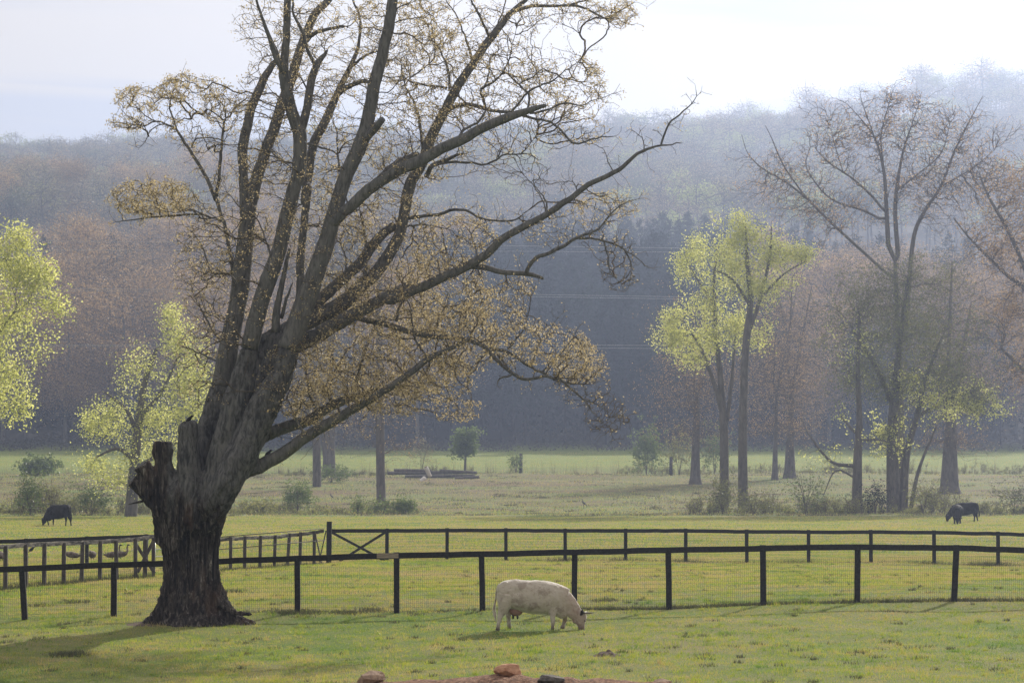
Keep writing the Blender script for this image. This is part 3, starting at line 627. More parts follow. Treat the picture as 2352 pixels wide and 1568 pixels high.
 ([(4,570,640,6),(4,580,560,5),(4,560,480,3)], -.6, -.2, 14, .8, 1),
 ([(4,650,1090,7),(4,650,980,6),(4,690,900,4),(4,750,800,3)], 0, .5, 12, .9, 1.2),
 ([(4,430,1250,8),(4,330,1100,7),(4,300,900,5),(4,250,750,3)], -.8, -1.4, 10, .9, 1.2),
 ([(4,470,1080,7),(4,500,970,5),(4,560,860,3)], 0, -.6, 12, .9, 1.2),
 ([(3,1060,1150,10),(3,960,1080,8),(3,860,900,6),(3,800,780,3)], .8, 1.6, 9, 1.0, .9),
 ([(3,1050,1300,9),(3,930,1250,7),(3,800,1190,5),(3,700,1150,3)], .8, 1.8, 8, .9, .5),
 ([(3,1090,640,8),(3,930,630,7),(3,880,480,5),(3,800,350,3)], .9, 1.8, 10, 1.0, 1),
 ([(3,1360,520,8),(3,1320,400,6),(3,1260,250,4)], -.9, -.2, 8, .8, .7),
 ([(3,1860,720,8),(3,1900,560,6),(3,1850,420,4)], .4, 1.0, 8, .9, .8),
 ([(3,2030,680,14),(3,2040,500,12),(3,2020,300,9),(3,1990,180,8),(1,1920,1500,7),(1,1840,1150,7),(1,1830,950,5),(1,1790,850,3)], .4, 1.6, 7, .9, .9),
 ([(3,1690,300,9),(3,1620,290,7)], 0, .5, 3, .5, .5),
 ([(1,1620,1030,9),(1,1720,1060,8),(1,1830,1110,6),(1,1840,1300,4)], 1.0, .6, 7, .8, .8),
 ([(1,1330,1050,7),(1,1400,1130,6),(1,1520,1210,4)], 1.2, .4, 5, .7, .6),
 ([(1,1640,700,7),(1,1590,590,6),(1,1560,540,4)], -.8, -.6, 6, .7, .8),
 ([(3,1970,1560,16),(3,1960,1500,12),(3,2000,1300,8),(3,2050,1150,5)], .6, .2, 10, 1.0, 1.2),
 ([(5,1290,290,9),(5,1230,180,7),(5,1180,60,4)], -1.2, -1.0, 12, .9, 1),
 ([(5,1390,190,8),(5,1330,60,7),(5,1300,-80,4)], .9, .4, 12, .9, 1.2),
 ([(6,0,100,26),(6,250,300,22),(6,480,500,18),(6,600,600,15),(6,700,740,12),(6,820,880,9),(6,900,1000,7),(6,900,1150,5),(6,870,1280,3)], -1.3, -1.9, 14, .5, .02),
 ([(6,580,580,14),(6,760,640,12),(6,930,720,10),(6,1040,820,8),(6,1200,860,6),(6,1350,890,5),(6,1440,980,3)], -1.6, -1.4, 16, .5, .05),
 ([(6,900,970,9),(6,1030,1080,7),(6,1160,1030,5)], -1.7, -1.5, 18, .4, .02), ([(6,1040,830,9),(6,1110,1020,7),(6,1120,1250,5),(6,1250,1420,3)], -1.6, -1.9, 16, .45, .02),
 ([(6,0,170,20),(6,250,260,17),(6,580,300,13),(6,620,440,9),(6,700,530,6)], -1.2, -1.5, 16, .5, .1),
 ([(5,1470,120,8),(5,1440,20,7),(5,1480,-100,5)], .9, 1.6, 12, .9, 1.2),
]
# leaf-bearing masses of the crown: picture position, half sizes, twigs, leafiness, depth
MASS = [(650,60,110,70,120,.8),(760,120,110,110,170,.9),(930,60,110,80,300,1.3),(1010,170,110,90,280,1.2),(1130,110,100,90,120,.6),(1270,190,110,60,170,.9),
 (660,200,100,70,130,.7),(830,260,110,90,170,1),(950,330,100,90,170,1),(1080,330,90,70,90,.6),(1180,240,110,60,110,.6),(620,320,70,90,100,.8),(520,240,60,40,80,1),
 (440,205,70,32,130,1.4),(320,228,52,26,70,1.5),(290,280,38,20,40,1.4),(470,300,80,50,80,.8),(560,420,60,70,90,.8),(700,430,70,80,90,.8),(820,420,90,90,150,1),
 (350,455,90,38,190,1.8),(500,560,90,90,160,1),(520,700,90,110,170,.9),(460,640,60,80,60,.6),(640,560,60,80,90,1),(760,560,80,80,120,1),(900,540,90,90,180,1.1),(1040,560,90,60,170,1.2),
 (900,690,110,80,270,1.3),(1030,680,100,80,260,1.3),(760,700,80,70,130,1.1),(700,850,90,70,180,1.1),(820,830,110,90,330,1.4),(950,810,110,90,330,1.4),(1060,780,80,70,200,1.3),
 (760,930,100,45,170,1.2),(900,900,100,50,230,1.4),(1000,870,80,50,150,1.3),(1130,720,70,40,90,1.2),(1150,660,70,30,60,1),(1230,790,110,45,150,1.3),(1330,830,55,40,100,1.5),
 (1040,940,60,25,45,1.3),(1340,870,60,60,70,.5),(1390,950,45,45,130,.04),(1390,480,70,35,70,.9),(1400,550,60,30,40,.3),(1420,610,40,55,110,.05),(1300,30,110,26,60,.8),(1430,35,35,30,35,1.2),
 (1330,210,60,60,80,1.0),(1340,290,60,40,60,.5),(1200,320,80,40,70,.4),(1210,400,60,30,40,.1),(600,900,50,50,60,.6),(470,850,70,80,80,.4),(1260,520,60,40,50,.4)]
def old_tree():
    base = np.array(at(430, 1432, TD)); base[2] = float(ground_z(base[0], TD))
    t = thing('old_tree', base, 'huge gnarled leaning tree with a rotten furrowed trunk and sawn stubs in the near pasture', 'tree')
    mb = MB()
    E = [(1560,262,940),(1500,262,940),(1470,285,880),(1430,318,835),(1400,330,812),(1340,362,785),(1280,385,762),(1200,393,733),(1120,399,724),(1050,385,726),(980,368,732),(900,345,742),(830,328,765),(760,316,788),(700,310,800),(640,335,828),(580,385,835),(520,450,810)]
    rng = np.random.RandomState(5); V = []; n = 96; th = np.arange(n) * 2 * PI / n
    st = []
    for (Y, l, r_) in E:
        a = at(*cpt(5, l, Y), TD); b = at(*cpt(5, r_, Y), TD); st.append(((a[0] + b[0]) / 2, a[2], (b[0] - a[0]) / 2))
    st = np.array(st); q, _ = resample(np.stack([st[:, 0], st[:, 2], st[:, 1]], 1), np.zeros(len(st)), 0.06)
    for cx, hw, z in q:
        h = z - q[0][2]; fl = math.exp(-max(h - .15, 0) / 0.55)
        lob = 1 + fl * (0.10 * np.cos(5 * th + 0.6) + 0.07 * np.cos(8 * th + 2.0) + 0.03 * np.cos(13 * th)) + 0.035 * np.cos(4 * th + 1 + h * .5) + 0.03 * np.cos(7 * th + 2 - h * .6)
        lob = lob / max(lob[np.abs(np.cos(th)) > .97].mean(), .5)
        rx = hw * lob; ry = (hw * 0.82 if h > 0.6 else hw * 0.80) * lob
        V.append(np.stack([cx + np.cos(th) * rx, TD + 0.1 + np.sin(th) * ry, np.full(n, z)], 1))
    V = np.concatenate(V); m = len(q); F = []
    for i in range(m - 1):
        for k in range(n): k2 = (k + 1) % n; F.append((i * n + k, i * n + k2, (i + 1) * n + k2, (i + 1) * n + k))
    F.append(tuple(range(n - 1, -1, -1))); F.append(tuple(range((m - 1) * n, m * n)))
    mb.add(V, F)
    # limb roots that belong to the trunk's own skin
    for k in (0, 4, 9, 12, 16, 31, 32):
        pts, d0, d1, *_ = LIMBS[k]; cut = {0: 3, 4: 4, 9: 5, 12: 3, 16: 3, 31: 4, 32: 4}[k]
        P, r = LP(pts, d0, d1); P, r = P[:cut], r[:cut].copy(); r[-1] *= 0.9; r[0] *= .85
        if k in (0, 4, 9, 12, 16): P = np.vstack([at(*cpt(5, 590, 960), TD + .1), P]); r = np.concatenate([[.35], r])
        P, r = resample(P, r, 0.15); mb.add(*tube(P, r, 24, lump=0.05, seed=k))
    stubs = [[(5,520,930,70),(5,440,760,80),(5,415,600,62),(5,392,470,54),(5,386,400,64),(5,388,330,58)], [(5,590,900,70),(5,575,740,90),(5,556,500,72),(5,546,300,67),(5,546,240,65),(5,546,205,50)]]
    for s_, dd in zip(stubs, (-.3, -.5)):
        P, r = LP(s_, dd, dd); P, r = resample(P, r, 0.08); mb.add(*tube(P, r, 24, lump=0.06, seed=3))
    for pts, a_, b_ in (([(5,640,700,80),(5,760,668,66),(5,806,655,34)], 0, -.1), ([(5,700,1330,50),(5,820,1412,26),(5,900,1430,14),(5,960,1434,6)], -.2, -.5), ([(5,480,1000,50),(5,385,950,38),(5,360,900,20)], 0, 0)):
        P, r = LP(pts, a_, b_); P, r = resample(P, r, 0.08); mb.add(*tube(P, r, 16, lump=0.05, seed=4))
    for pts in ([(5,500,860,60),(5,405,710,82),(5,325,595,62),(5,250,482,57)], [(5,500,860,60),(5,385,740,76),(5,285,658,54),(5,188,582,46)]):
        P, r = LP(pts, -.1, -.3); P, r = resample(P, r, 0.08); mb.add(*tube(P, r, 20, lump=0.12, seed=8))
    tmp = mb.build('tmp', M['old_bark']); md = tmp.modifiers.new('r', 'REMESH'); md.mode = 'VOXEL'; md.voxel_size = 0.033
    sm = tmp.modifiers.new('s', 'SMOOTH'); sm.iterations = 4; sm.factor = 0.5
    dg = bpy.context.evaluated_depsgraph_get(); me = bpy.data.meshes.new_from_object(tmp.evaluated_get(dg)); bpy.data.objects.remove(tmp)
    nv = len(me.vertices); co = np.zeros(nv * 3); me.vertices.foreach_get('co', co); co = co.reshape(-1, 3)
    no = np.zeros(nv * 3); me.vertices.foreach_get('normal', no); no = no.reshape(-1, 3)
    cx = np.interp(co[:, 2], q[:, 2], q[:, 0]); ang = np.arctan2(co[:, 1] - TD, co[:, 0] - cx)
    h = co[:, 2] - base[2]; fur = np.clip((3.9 - h) / 1.2, 0, 1); disp = np.zeros(nv)
    left = np.clip((-(co[:, 0] - cx) + 0.5) / 0.6, 0, 1)
    for i in range(nv):
        a, z = ang[i], co[i, 2]
        f = noise.noise(Vector((math.cos(a) * 5.5, math.sin(a) * 5.5, z * 0.55)))
        g = noise.noise(Vector((math.cos(a) * 13, math.sin(a) * 13, z * 1.1 + 9)))
        w = noise.noise(Vector(co[i]) * 2.2); e = noise.noise(Vector(co[i]) * 9)
        disp[i] = fur[i] * (-(abs(f) * 0.20) - abs(g) * 0.10 + 0.07) + w * 0.045 + e * 0.02 * (1 + fur[i])
    co = co + no * disp[:, None]; co[:, 2] = np.where(h < 0.02, co[:, 2] - 0.02, co[:, 2])
    me.vertices.foreach_set('co', (co - base).astype(np.float32).ravel())
    me.materials.clear(); me.materials.append(M['old_bark'])
    nf = len(me.polygons); me.polygons.foreach_set('material_index', np.zeros(nf, np.int32)); me.polygons.foreach_set('use_smooth', np.ones(nf, bool)); me.update()
    print('x475', at(*cpt(5, 478, 500), TD)[0] - base[0])
    o = bpy.data.objects.new('trunk', me); COL.objects.link(o); o.parent = t
    # splinter and sawn stub
    P, r = LP([(5,310,700,14),(5,240,716,8),(5,163,734,2)], -.2, -.4); P, r = resample(P, r, 0.06)
    V, F = tube(P, r, 7, lump=.2); MB().add(V - base, F).build('splinter', M['rotten_bark'], t)
    P, r = LP([(1,2040,990,30),(1,2100,930,26),(1,2158,855,24)], -1.3, -1.7); V, F = tube(*resample(P, r, .06), 14, lump=.04)
    MB().add(V - base, F).build('sawn_stub', M['limb_bark'], t)
    # knot hole ring on the trunk and the torn wound
    kc = at(*cpt(5, 862, 145), TD - 1.7)
    # limbs, twigs
    starts = {0: 2, 4: 3, 9: 4, 12: 2, 16: 2, 31: 2, 32: 2}; skel = []; att = []; lf = []
    rng = np.random.RandomState(77)
    for k, (pts, d0, d1, dens, reach, leafy) in enumerate(LIMBS):
        P, r = LP(pts, d0, d1); s = starts.get(k, 0); P2, r2 = P[s:], r[s:]
        Q, rr = resample(P2, r2, 0.16)
        j = rng.normal(size=Q.shape) * (0.005 + 0.09 * np.clip(.06 - rr, 0, .06))[:, None]; j[0] = 0; Q = Q + j
        V, F = tube(Q, rr, 16 if rr.max() > .1 else 8, lump=0.05, seed=k)
        thick = pts[0][3] / CR[pts[0][0]][2] > 6.0
        MB().add(V - base, F).build('limb' if thick else 'branch', M['limb_bark'], t)
        skel.append((Q, rr))
        L = np.linalg.norm(np.diff(Q, axis=0), axis=1).sum(); na = rng.poisson(max(L, .6) * dens * 2.4)
        lo = 0.30 if k in (0, 4, 9, 12, 16) else (0.15 if k in (31, 32) else 0.05)
        for _ in range(na):
            i = min(len(Q) - 1, int((lo + (1 - lo) * rng.rand() ** .9) * len(Q))); d = rng.normal(size=3); d[2] += 0.25; d /= np.linalg.norm(d)
            att.append(Q[i] + d * reach * (0.12 + 0.88 * rng.rand() ** 1.3)); lf.append(leafy)
    for (vx, vy, rx, ry, n_, leafy) in MASS:
        for _ in range(int(n_ * 3.2)):
            a, b = rng.normal(size=2); rr_ = rng.rand() ** .5 / math.hypot(a, b)
            dd = rng.uniform(-2.3, 2.6) if vx < 1100 else rng.uniform(-2.6, 0.6)
            q_ = at(vx + a * rr_ * rx * 1.15, vy + b * rr_ * ry * 1.15, TD + dd)
            if noise.noise(Vector(q_) * 1.1) > -.12: att.append(q_); lf.append(leafy)
    att = np.array(att); lf = np.array(lf)
    P, par, r, sk, tips = grow(skel, att, 0.14, 0.0052, 9, pw=2.3, wig=0.13, up=0.1, back=0.25, maxr=None)
    P = P - base; notsk = ~sk
    mb = MB(); idx = notsk
    r2 = r.copy(); r2[sk] = np.minimum(r2[sk], 0.03)
    seg_mesh(mb, P, par, r2, idx, 0, ((0.012, 5), (0, 3)))
    tip_att = {tuple(np.round(a, 4)): l for a, l in zip(att, lf)}
    lp = []
    for i in tips:
        l = tip_att.get(tuple(np.round(P[i] + base, 4)), .5)
        n_ = rng.poisson(6.2 * l * (.3 + 1.4 * rng.rand()))
        if n_: 
            chain = [i, i, par[i] if notsk[par[i]] else i]
            for _ in range(n_): lp.append(P[chain[rng.randint(3)]] + rng.normal(size=3) * 0.042)
    V, F = leaves(np.array(lp), rng, 0.056, 0.45, hang=-0.25, jit=.8); mb.add(V, F, 1)
    mb.build('crown', [M['twig'], M['catkin']], t)
    print('old tree twigs', len(P), 'leaves', len(lp), 'trunk verts', nv)
old_tree()

# ------------------------------------------------------------------ fences
rngf = random.Random(4)
def wire_mesh(t, base, pts, h0, h1, dv, dh, r=0.0024):
    """woven wire between successive fence points"""
    A = []; B = []
    for a, b in zip(pts[:-1], pts[1:]):
        a = np.array(a); b = np.array(b); L = np.linalg.norm((b - a)[:2]); n = max(1, int(L / dv))
        for k in range(n):
            p = a + (b - a) * k / n + np.array((0, 0.05, 0)); A.append(p + (0, 0, h0)); B.append(p + (0, 0, h1))
        for h in np.arange(h0, h1 + .001, dh):
            A.append(a + np.array((0, .05, h))); B.append(b + np.array((0, .05, h)))
    V, F = frusta(np.array(A) - base, np.array(B) - base, np.full(len(A), r), np.full(len(A), r), 3)
    MB().add(V, F).build('wire_mesh', M['wire'], t)
def post(t, base, p, top, w, m, lean=0.0, leany=0.0):
    a = np.array(p, float); a[2] -= 0.15; b = np.array((p[0] + lean, p[1] + leany, top)); V, F = beam(a - base, b - base, w, w, rngf, 4, 0.003)
    MB().add(V, F).build('post', m, t, smooth=False)
def near_fence():
    D = 75.2; xs = [-598, -383, -168, 50, 262, 472, 683, 911, 1106, 1320, 1535, 1752, 1970, 2197, 2420, 2640, 2860]
    tops = [1318, 1312, 1306, 1299, 1290, 1283, 1275, 1269, 1265, 1261, 1256, 1252, 1249, 1251, 1259, 1264, 1270]
    leans = [0, 0, 0, -.10, .02, 0, 0.01, 0, 0, 0, 0, 0.01, 0.02, .06, 0, 0, 0]
    P = [gp(x, D) for x in xs]; base = P[0].copy()
    t = thing('board_fence', base, 'near black single-rail fence running behind the big tree and the pale cow', 'fence')
    tp = [at(x, v, D) for x, v in zip(xs, tops)]
    for p, q, l in zip(P, tp, leans):
        l += rngf.uniform(-.025, .025); q = q + (0, 0, rngf.uniform(-.01, .03)); post(t, base, (q[0] - l * 1.3, p[1], p[2]), q[2] - .01, 0.15, M['black_paint'], l * 1.3)
    for i in range(len(xs) - 1):
        a, b = tp[i].copy(), tp[i + 1].copy(); a[1] -= .1; b[1] -= .1; a[2] -= .075; b[2] -= .075; a[0] -= 0.0; b[0] -= .006
        V, F = beam(a - base, b - base, 0.045, 0.155, rngf, 6, 0.008); MB().add(V, F).build('rail', M['black_paint'], t, smooth=False)
    q = at(889, 1276, D - .14); V, F = beam(q - base - (.27, 0, 0), q - base + (.30, 0, .006), 0.02, 0.13, rngf, 2, 0)
    o = MB().add(V, F).build('patch_board', M['bare_board'], t, smooth=False)
    wire_mesh(t, base, P, 0.03, 1.2, 0.052, 0.105)
near_fence()
def far_fence():
    D = 114.5
    xs = [889, 1027, 1162, 1298, 1437, 1575, 1715, 1857, 2000, 2145, 2292, 2440, 2590, 2740]; tops = [1214, 1213, 1213, 1214, 1214, 1214, 1216, 1217, 1217, 1218, 1221, 1226, 1231, 1236]
    xc = 755; P = [gp(xc, 112.5)] + [gp(x, D) for x in xs]; base = P[0].copy()
    t = thing('board_fence', base, 'second black rail fence beyond the near one, starting at the tall braced corner post', 'fence')
    tp = [at(x, v, D) for x, v in zip([xc] + xs, [1214] + tops)]
    post(t, base, P[0], at(755, 1197, 112.5)[2], 0.20, M['black_paint'], .02)
    for p, q in zip(P[1:], tp[1:]): post(t, base, (q[0], p[1], p[2]), q[2] + .02, 0.14, M['black_paint'])
    for i in range(len(tp) - 1):
        a, b = tp[i].copy(), tp[i + 1].copy(); a[1] -= .09; b[1] -= .09; a[2] -= .075; b[2] -= .075; b[0] -= .006
        V, F = beam(a - base, b - base, 0.045, 0.15, rngf, 6, 0.01); MB().add(V, F).build('rail', M['black_paint'], t, smooth=False)
    for (x0, v0, x1, v1, dd) in ((762, 1222, 893, 1292, -.17), (888, 1220, 780, 1288, -.22), (749, 1218, 733, 1290, -.1)):
        a, b = at(x0, v0, D + dd), at(x1, v1, D + dd); V, F = beam(a - base, b - base, 0.04, 0.10, rngf, 4, 0.004); MB().add(V, F).build('brace', M['black_paint'], t, smooth=False)
    wire_mesh(t, base, P, 0.03, 1.15, 0.052, 0.105, .0030)
    # left arm of the same fence line
    xs = [-370, -230, -90, 60, 200, 336, 470]; tops = [1255, 1249, 1243, 1237, 1232, 1227, 1227]
    P = [gp(x, D) for x in xs]; base = P[0].copy()
    t = thing('board_fence', base, 'distant black rail fence at the far left, behind the grey leaning-post fence', 'fence')
    tp = [at(x, v, D) for x, v in zip(xs, tops)]
    for p, q in zip(P, tp): post(t, base, (q[0], p[1], p[2]), q[2] + .02, 0.14, M['black_paint'])
    for i in range(len(tp) - 1):
        a, b = tp[i].copy(), tp[i + 1].copy(); a[1] -= .09; b[1] -= .09; a[2] -= .075; b[2] -= .075; b[0] -= .006
        V, F = beam(a - base, b - base, 0.045, 0.16, rngf, 6, 0.01); MB().add(V, F).build('rail', M['black_paint'], t, smooth=False)
far_fence()
def cross_fence():
    def dd(x): return float(np.interp(x, [-60, 15, 329, 564, 720], [88.5, 90.5, 99, 105, 110]))
    L = [(-33, 1257, 0), (12, 1253, .02), (58, 1250, .03), (103, 1248, -.02), (147, 1246, 0), (192, 1244, -.06), (231, 1243, -.02), (265, 1241, .05), (310, 1237, .03)]
    P = [gp(x, dd(x * K)) for x, _, _ in L]; base = P[0].copy()
    t = thing('post_fence', base, 'weathered fence of close leaning grey posts under a peeling rail, left of the big trunk', 'fence')
    tp = [at(x, v, dd(x * K)) for x, v, _ in L]
    for p, q, (x, v, l) in zip(P, tp, L): post(t, base, (q[0] + l, p[1], p[2]), q[2], 0.13, M['gray_post'], -l * .5)
    tp.append(at(352, 1231, dd(352 * K))); pe = gp(352, dd(352 * K)); post(t, base, pe, tp[-1][2] - .05, 0.12, M['gray_post'])
    for x in (333,): p = gp(x, dd(x * K) + .3); post(t, base, p, at(x, 1238, dd(x * K))[2], 0.14, M['gray_post'])
    for i in range(len(tp) - 1):
        a, b = tp[i].copy(), tp[i + 1].copy(); a[1] += .09; b[1] += .09; a[2] -= .02; b[2] -= .02; b[0] -= .005
        V, F = beam(a - base, b - base, 0.045, 0.14, rngf, 6, 0.014); MB().add(V, F).build('rail', M['worn_paint'], t, smooth=False)
    for (x0, v0, x1, v1) in ((312, 1248, 355, 1316), (352, 1242, 316, 1314)):
        D = dd(335 * K) - .15; a, b = at(x0, v0, D), at(x1, v1, D); V, F = beam(a - base, b - base, 0.05, 0.11, rngf, 4, 0.004); MB().add(V, F).build('brace', M['gray_post'], t, smooth=False)
    wire_mesh(t, base, P, 0.05, 1.0, 0.1, 0.15, .0034)
    # tubular gate mostly behind the trunk
    D0, D1 = dd(352 * K) + .1, dd(500 * K); a0, a1 = at(356, 1245, D0), at(500, 1240, D1); base = gp(356, D0)
    t = thing('metal_gate', base, 'shiny tubular metal gate peeking out from behind the big trunk', 'gate')
    for k, (z, w) in enumerate(((0, .02), (.24, .02), (.5, .02), (.85, .02))):
        V, F = tube(np.array([a0 - (0, 0, z), a1 - (0, 0, z)]) - base, [w, w], 8); MB().add(V, F).build('bar', M['gate_metal'], t)
    V, F = tube(np.array([a0 + (0, 0, .02), a0 - (0, 0, .9)]) - base, [.022, .022], 8); MB().add(V, F).build('upright', M['gate_metal'], t)
    V, F = tube(np.array([a1 + (0, 0, .02), a1 - (0, 0, .9)]) - base, [.022, .022], 8); MB().add(V, F).build('upright', M['gate_metal'], t)
    # right half, between the trunk and the corner post
    L = [(499, 1236, 0), (530, 1234, 0), (563, 1232, .01), (599, 1231, .02), (633, 1230, .03), (667, 1226, .08), (691, 1223, .02), (722, 1220, 0), (744, 1216, 0)]
    P = [gp(x, dd(x * K)) for x, _, _ in L]; base = P[0].copy()
    t = thing('post_fence', base, 'close-set grey posts under a sagging rail between the big trunk and the tall corner post', 'fence')
    tp = [at(x, v, dd(x * K)) for x, v, _ in L]
    for p, q, (x, v, l) in list(zip(P, tp, L))[:-1]: post(t, base, (q[0] - l * 1.6, p[1], p[2]), q[2] + .03, 0.12, M['gray_post'], l * 1.2)
    for i in range(len(tp) - 1):
        a, b = tp[i].copy(), tp[i + 1].copy(); a[1] += .09; b[1] += .09; a[2] -= .05; b[2] -= .05; b[0] -= .005
        V, F = beam(a - base, b - base, 0.045, 0.13, rngf, 6, 0.014); MB().add(V, F).build('rail', M['worn_paint'], t, smooth=False)
    for z in (.0, .45):
        a, b = tp[0] - (0, -.2, z - .04), tp[-1] - (0, -.2, z - .04); V, F = tube(np.array([a, b]) - base, [.016, .016], 6); MB().add(V, F).build('pipe_rail', M['gray_post'], t)
    a, b = at(724, 1224, 109.6), at(738, 1292, 109.6); V, F = beam(a - base, b - base, .05, .1, rngf, 4, .01); MB().add(V, F).build('brace', M['gray_post'], t, smooth=False)
    wire_mesh(t, base, P, 0.05, 1.0, 0.1, 0.15, .0034)
cross_fence()

# ------------------------------------------------------------------ cows
SC6 = 576.0
def cx6(X): return (X - 960) / SC6
def cz6(Y): return (1100 - Y) / SC6
def remeshed(mb, name, mats, voxel, it=6):
    tmp = mb.build('tmp', mats); md = tmp.modifiers.new('r', 'REMESH'); md.mode = 'VOXEL'; md.voxel_size = voxel
    sm = tmp.modifiers.new('s', 'SMOOTH'); sm.iterations = it; sm.factor = 0.5
    dg = bpy.context.evaluated_depsgraph_get(); me = bpy.data.meshes.new_from_object(tmp.evaluated_get(dg)); bpy.data.objects.remove(tmp)
    me.polygons.foreach_set('use_smooth', np.ones(len(me.polygons), bool)); me.materials.clear()
    for m in (mats if isinstance(mats, list) else [mats]): me.materials.append(m)
    me.name = name; return me
def cow_body():
    mb = MB()
    T = [(366, 580, 630, .04), (376, 520, 690, .10), (400, 470, 740, .16), (450, 424, 780, .22), (510, 404, 800, .26), (600, 392, 818, .29), (700, 396, 838, .33), (850, 402, 872, .35), (1000, 405, 882, .345), (1110, 425, 888, .30), (1200, 452, 905, .26), (1270, 485, 925, .215), (1330, 530, 935, .17), (1375, 580, 905, .12)]
    st = [(cx6(X), (cz6(a) + cz6(b)) / 2, 0, (cz6(a) - cz6(b)) / 2, w) for X, a, b, w in T]
    mb.add(*loft(smooth_st(st, .04), 28, 2.15))
    N = [(1240, 660, 165, .17), (1310, 700, 160, .16), (1380, 765, 138, .14), (1440, 825, 118, .12), (1495, 885, 98, .105), (1535, 925, 92, .105), (1560, 960, 84, .105)]
    # neck down to the poll, thickness across the neck in the plane
    st = [(cx6(X), cz6(Y), 0, h / SC6, w) for X, Y, h, w in N]; mb.add(*loft(smooth_st(st, .03), 22))
    H = [(1545, 850, 40, .05), (1552, 880, 78, .10), (1548, 930, 86, .105), (1548, 980, 76, .095), (1555, 1025, 60, .075), (1562, 1060, 53, .066), (1566, 1088, 46, .06), (1568, 1103, 30, .045)]
    st = [(cx6(X), cz6(Y), 0, h / SC6, w) for X, Y, h, w in H]; mb.add(*loft(smooth_st(st, .03), 22))
    legs = [([(500, 600, 130, .13), (485, 700, 112, .125), (462, 790, 82, .095), (437, 860, 55, .062), (412, 925, 37, .048), (398, 985, 29, .040), (388, 1040, 26, .038), (383, 1075, 30, .046), (380, 1102, 32, .05)], -.17),
            ([(560, 640, 100, .13), (560, 760, 80, .10), (548, 850, 55, .065), (532, 905, 40, .048), (535, 960, 30, .04), (542, 1030, 26, .038), (546, 1070, 30, .046), (548, 1102, 33, .05)], .17),
            ([(1150, 620, 120, .11), (1150, 740, 88, .10), (1150, 840, 62, .075), (1152, 900, 42, .055), (1156, 955, 34, .046), (1157, 1010, 25, .036), (1154, 1060, 25, .038), (1152, 1100, 31, .048)], -.15),
            ([(1240, 700, 110, .11), (1285, 820, 75, .085), (1320, 890, 50, .06), (1336, 945, 34, .046), (1324, 995, 26, .038), (1308, 1035, 27, .04), (1298, 1072, 36, .05), (1296, 1090, 34, .048)], .15)]
    for L, y in legs:
        st = [(cx6(X), cz6(Y), y, h / SC6, w) for X, Y, h, w in L]; mb.add(*loft(smooth_st(st, .03), 16))
    # hip and shoulder masses, brisket
    for X, Y, y, rx, rz, ry in ((470, 560, -.14, 100, 140, .14), (470, 560, .14, 100, 140, .14), (1170, 650, -.17, 95, 150, .12), (1170, 650, .17, 95, 150, .12), (1290, 860, 0, 80, 85, .12), (1490, 960, 0, 60, 60, .07)):
        th = np.linspace(0.05, PI - .05, 12); st = [(cx6(X) + math.cos(a) * rx / SC6, cz6(Y), y, math.sin(a) * rz / SC6, math.sin(a) * ry) for a in th]; mb.add(*loft(st, 18))
    for X, Y, y, rx, rz, ry in ((480, 450, -.16, 50, 34, .06), (480, 450, .16, 50, 34, .06), (400, 535, -.10, 26, 40, .05), (400, 535, .10, 26, 40, .05), (1190, 560, -.17, 60, 100, .06), (1190, 560, .17, 60, 100, .06)):
        th = np.linspace(0.05, PI - .05, 10); st = [(cx6(X) + math.cos(a) * rx / SC6, cz6(Y), y, math.sin(a) * rz / SC6, math.sin(a) * ry) for a in th]; mb.add(*loft(st, 14))
    me = remeshed(mb, 'body', M['cow_coat'], 0.013, 5)
    nv = len(me.vertices); co = np.zeros(nv * 3); me.vertices.foreach_get('co', co); co = co.reshape(-1, 3); no = np.zeros(nv * 3); me.vertices.foreach_get('normal', no); no = no.reshape(-1, 3)
    for i in range(nv):
        x, y, z = co[i]; side = max(0, 1 - abs(z - .82) / .3) * max(0, 1 - abs(x + .05) / .45)
        rib = side * .006 * math.sin(x * 46 + z * 6); hol = -.03 * math.exp(-((x + .52) ** 2 + (z - .93) ** 2 * 1.6) / .012) if abs(y) > .08 else 0
        co[i] += no[i] * (rib + hol + noise.noise(Vector((x, y, z)) * 7) * .012 + noise.noise(Vector((x, y, z)) * 22) * .005)
    me.vertices.foreach_set('co', co.astype(np.float32).ravel()); me.update(); return me
cow_mesh = cow_body()
